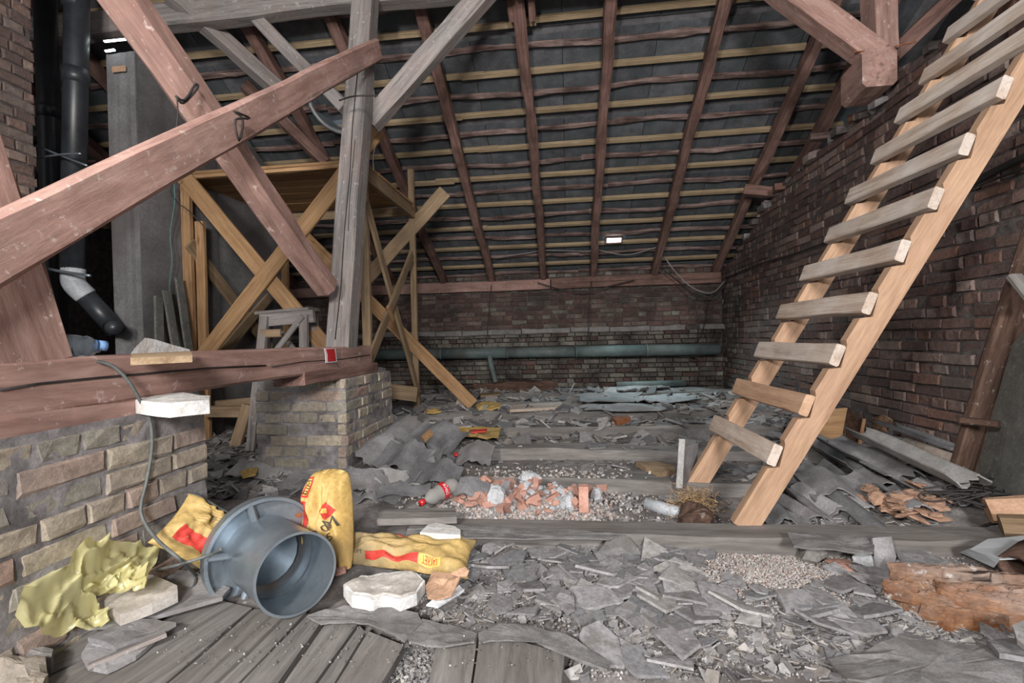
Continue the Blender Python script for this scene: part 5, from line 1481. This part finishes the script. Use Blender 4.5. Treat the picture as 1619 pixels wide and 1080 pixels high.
scatter('board_grit', 500, lambda: (random.uniform(610, 690), random.uniform(1015, 1085)), ck_, .006, .02, 'dark grit in the gap between the floorboards', M['chips'], tilt=1)
# pale plaster dust spread under the crumbs
def spread(name, cx, cy, rx, ry, hgt, mat, label):
    v = []; f = []; R_, A_ = 12, 40
    for r in range(R_ + 1):
        for a in range(A_):
            t = r / R_; q = 6.2832 * a / A_
            k = t * (1 + .22 * nz(math.cos(q) * 2, math.sin(q) * 2, cx))
            x, y = cx + rx * k * math.cos(q), cy + ry * k * math.sin(q)
            v.append((x, y, hf(x, y) + hgt * (1 - t * t) + .006 * (1 - t) + .006 * nz(x * 22, y * 22, 4)))
    for r in range(R_):
        for a in range(A_):
            f.append((r * A_ + a, (r + 1) * A_ + a, (r + 1) * A_ + (a + 1) % A_, r * A_ + (a + 1) % A_))
    return tag(meshobj(name, v, f, mat, None, True), label, 'debris', kind='stuff')
c_ = Pf(1225, 897)
spread('plaster_dust', c_.x, c_.y, .55, .27, .006, M['fines'], 'pale plaster dust patch in front of the ladder')
c_ = Pf(835, 792)
spread('heap_dust', c_.x, c_.y, .42, .22, .004, M['fines'], 'dust and mortar base of the rubble heap')
# ================================================================ RIGHT SIDE JUNK
wbx = root('wooden_box', P(1320, 710, Z=.1), 'open brown wooden box on its side behind the ladder', 'box')
Yb_ = P(1365, 690, X=2.25).y
c0_ = P(1283, 708, Z=.1); 
def q3(a, b, Y): return P(a, b, Y=Y)
Yx = 3.75
slab('side_panel', [q3(1276, 650, Yx), q3(1340, 645, Yx), q3(1328, 706, Yx), q3(1276, 704, Yx)], .02, M['new'], wbx, rings=1, sub=1, up=(0, -1, 0))
slab('side_panel', [q3(1341, 645, Yx), q3(1366, 664, Yx - .18), q3(1357, 714, Yx - .18), q3(1329, 706, Yx)], .02, M['rotd'], wbx, rings=1, sub=1, up=(-.6, -.8, 0))
slab('side_panel', [q3(1276, 704, Yx), q3(1328, 706, Yx), q3(1357, 714, Yx - .18), q3(1285, 714, Yx - .2)], .02, M['newd'], wbx, rings=1, sub=1)
timber('edge_lath', q3(1366, 662, Yx - .19), q3(1357, 715, Yx - .19), .02, .02, M['new'], wbx, up=(0, 1, 0))
flat('board_piece', 'small folded cardboard scrap beside the wooden box', 'cardboard', [(1376, 682), (1380, 660), (1396, 655), (1412, 664), (1404, 680)], [.16, .28, .3, .28, .18], .01, 'card', rough=.02, sub=2)
tag(tube('wooden_pole', [P(1432, 699, Y=3.2), P(1512, 727, Y=2.85)], .028, M['tread'], None, n=10), 'round wooden pole lying along the right wall', 'pole')
lb = root('leaning_board', P(1520, 760, Y=2.7), 'speckled brown plank with grey board leaning on the right wall', 'board')
a = P(1518, 765, Y=2.62); b = P(1622, 430, Y=2.5)
pl = timber('plank', a, b + (b - a) * .2, .17, .04, M['rotd'], lb, up=(-.3, 1, 0), rough=.006)
timber('cleat', P(1520, 665, Y=2.5), P(1580, 672, Y=2.4), .05, .03, M['rotd'], lb)
p0_ = P(1545, 785, Y=2.48); 
slab('grey_sheet', [P(1536, 772, Y=2.58), P(1600, 545, Y=2.52), P(1700, 430, Y=2.2), P(1800, 500, Y=1.9), P(1720, 840, Y=1.85)], .012, M['hardb'], lb, rings=2, sub=3, up=(-.75, -.6, .2))
timber('frame_lath', P(1603, 436, Y=2.4), P(1640, 480, Y=2.3), .06, .03, M['floorw'], lb)
# ochre plaster flakes
op = chunk_pool(8, M['ochre'], .28)
for i in range(48):
    px = random.gauss(1432, 28); py = random.gauss(815, 11) + (px - 1432) * .12
    p = Pf(px, py); s = random.uniform(.05, .15); p.z = hf(p.x, p.y) + .04 + random.uniform(0, .03)
    drop('plaster_flake', random.choice(op), p, s, .25, 'ochre plaster flake in the patch right of the slate heap', 'plaster', 'ochre plaster flakes')
# wire tangle
wt = root('wire_tangle', Pf(1535, 805), 'tangle of dark wire on the floor below the leaning board', 'wire')
for k in range(9):
    c = Pf(random.gauss(1532, 22), random.gauss(803, 10)); c.z += .07
    pts = [c + V((random.gauss(0, .09), random.gauss(0, .06), random.gauss(0, .03))) for _ in range(9)]
    tube('wire_loop', curve(pts, 6), .0035, M['wire'], wt, n=5)
tube('wire_loop', curve([P(1470, 790, Z=.1), P(1500, 818, Z=.09), P(1525, 845, Z=.07), P(1560, 830, Z=.1), P(1588, 822, Z=.1), P(1578, 800, Z=.15), P(1560, 782, Z=.2)], 6), .006, M['wire'], wt, n=6)
flat('wrapper', 'blue and white plastic wrapper at the end of the wire tangle', 'wrapper', [(1510, 832), (1522, 829), (1535, 836), (1552, 846), (1546, 853), (1526, 850)], .085, .004, 'blue', rough=.02, sub=3)
# logs at the right edge
tag(timber('split_log', P(1562, 808, Y=2.2), P(1700, 800, Y=2.1), .1, .1, M['card'], None, rough=.012, cham=.04), 'split brown log end at the right edge below the leaning board', 'log')
tag(timber('split_log', P(1582, 832, Y=2.1), P(1700, 836, Y=2.0), .1, .07, M['newd'], None, rough=.01, cham=.02), 'pale brown block under the split log at the right edge', 'log')
ms = root('metal_sheet', P(1570, 890, Z=.08), 'folded galvanised metal sheet at the right edge of the floor', 'metal sheet')
slabpx('sheet_face', [(1534, 868), (1562, 852), (1640, 845), (1660, 880), (1580, 884)], [.13, .15, .17, .16, .14], .004, M['galvl'], ms, rings=2, sub=2)
slabpx('folded_edge', [(1519, 873), (1534, 867), (1582, 884), (1572, 897)], [.09, .13, .14, .10], .004, M['galvl'], ms, rings=2, sub=2)
pa_, pb_ = P(1606, 898, Z=.12), P(1640, 870, Z=.14)
ax_ = (pb_ - pa_).normalized(); u_ = ax_.cross(V((0, 0, 1))).normalized(); w_ = ax_.cross(u_); v = []; f = []; n = 16
for (t, r) in ((0, .05), (.14, .05), (.14, .036), (0, .036)):
    for j in range(n):
        q = 6.2832 * j / n; v.append(pa_ + ax_ * t + (u_ * math.cos(q) + w_ * math.sin(q)) * (r + .006 * nz(j, t * 9, 4)))
for i in range(4):
    for j in range(n): f.append((i*n+j, i*n+(j+1) % n, ((i+1) % 4)*n+(j+1) % n, ((i+1) % 4)*n+j))
tag(meshobj('rusty_tube', v, f, M['rotd'], None, True), 'rusty brown hollow tube at the right edge on the metal sheet', 'tube')
# rotten orange wood
rw = root('rotten_wood', P(1500, 985, Z=.05), 'big chunk of rotten orange wood with white mould at the lower right', 'wood')
def splinter_mass(name, p0, p1, wd, hg, mat, parent, seed, nu=70, nv=26):
    p0, p1 = V(p0), V(p1); d = p1 - p0; L = d.length; x = d.normalized(); y = V((0, 0, 1)).cross(x).normalized(); v = []; f = []
    for i in range(nu + 1):
        u = i / nu
        wl_ = wd * (min(1, (u / .22) ** .7 if u > 0 else 0) * .85 + .15) * (1 + .18 * nz(u * 7, seed, 1))
        for j in range(nv + 1):
            t = 2 * j / nv - 1
            sk = .05 * nz(t * 3, seed, 6) * L
            lay = round((1 - abs(t)) * 3 + 1.2 * nz(u * 3, t * 2.5, seed)) / 3
            z = hg * (.35 * (1 - t * t) + .5 * lay) + .012 * nz(u * 5, t * 14, seed + 3) + .006 * nz(u * 22, t * 20, seed)
            if j in (0, nv): z = -.02
            v.append(p0 + x * (u * L + sk) + y * (t * wl_ * .5) + V((0, 0, max(z, -.02))))
    for i in range(nu):
        for j in range(nv):
            a = i * (nv + 1) + j; f.append((a, a + nv + 1, a + nv + 2, a + 1))
    f.append(tuple(range(nv + 1))); f.append(tuple(reversed(range(nu * (nv + 1), (nu + 1) * (nv + 1)))))
    return meshobj(name, v, f, mat, parent)
splinter_mass('wood_layer', P(1408, 950, Z=.06), P(1690, 985, Z=.06), .24, .15, M['rot'], rw, 2.0)
splinter_mass('wood_layer', P(1397, 933, Z=.11), P(1560, 938, Z=.12), .08, .04, M['rot'], rw, 5.0, 40, 16)
splinter_mass('wood_layer', P(1480, 934, Z=.13), P(1670, 958, Z=.13), .1, .04, M['rot'], rw, 8.0, 40, 16)
flat('slate_sheet', 'slate strip standing out of the litter right of the plaster lump', 'slate', [(1380, 850), (1410, 848), (1418, 880), (1405, 918), (1385, 905)], [.16, .16, .1, .06, .06], .012, 'slate', rough=.008, sub=2, jag=.05)
flat('slate_sheet', 'long grey slate lying between the slate strip and the metal sheet', 'slate', [(1412, 865), (1440, 862), (1530, 905), (1525, 925), (1490, 918), (1430, 900)], .08, .012, 'slate', rough=.012, sub=3, jag=.05)
flat('slate_sheet', 'pale slate corner at the lower right edge of the picture', 'slate', [(1600, 990), (1625, 975), (1660, 1000), (1640, 1030), (1608, 1010)], .14, .014, 'slatel', rough=.01, sub=2)
flat('slate_sheet', 'dark slate sheet below the rotten wood at the right edge', 'slate', [(1560, 1012), (1619, 1005), (1660, 1030), (1619, 1042), (1580, 1035)], .09, .014, 'slated', rough=.012, sub=3)
# straw lump at the ladder foot
sw = root('straw_lump', Pf(1098, 812), 'lump of brown straw and rotten fibre at the ladder foot', 'straw')
slabpx('fibre_mass', [(1070, 808), (1078, 798), (1100, 798), (1118, 804), (1128, 820), (1120, 828), (1098, 824), (1078, 816)], .10, .06, M['rotd'], sw, dome=.02, rough=.04, rings=5, sub=4, jag=.15)
v = []; f = []
for k in range(900):
    p = Pf(random.gauss(1098, 17), random.gauss(811, 8)); p.z = hf(p.x, p.y) + random.uniform(.01, .1)
    d = V((random.gauss(0, 1), random.gauss(0, 1), random.gauss(0, .5))).normalized() * random.uniform(.02, .05); s = d.cross(V((0, 0, 1))).normalized() * .0018; t = d.cross(s).normalized() * .0018
    b = len(v); v += [p + s, p - s * .5 + t, p - s * .5 - t, p + d]; f += [(b, b + 1, b + 3), (b + 1, b + 2, b + 3), (b + 2, b, b + 3), (b, b + 2, b + 1)]
tag(meshobj('loose_fibres', v, f, M['straw'], sw), kind='stuff')
flat('paper_scrap', 'white paper scrap tucked between ladder top and brick wall', 'paper', [(1537, 60), (1556, 30), (1574, 38), (1545, 64)], [2.62, 2.7, 2.7, 2.62], .004, 'paper', rough=.01, sub=2)
for (px, py, c, lab) in ((722, 733, 'redg', 'small red bottle cap stuck in the centre slate pile'),):
    p = Pf(px, py); p.z += .06
    tag(tube('bottle_cap', [p, p + V((0, -.012, .012))], .016, M[c], None, n=14), lab, 'cap')
big_chunk('plaster_lump', 400, 738, .10, 'foam', 'white crumpled lump on the floor left of the square pier', 'plaster', .6, .02)
flat('sack_scrap', 'small yellow paper scrap on the floor left of the square pier', 'paper', [(380, 748), (392, 738), (408, 740), (404, 752), (384, 752)], .1, .01, 'sack', rough=.02, sub=2)
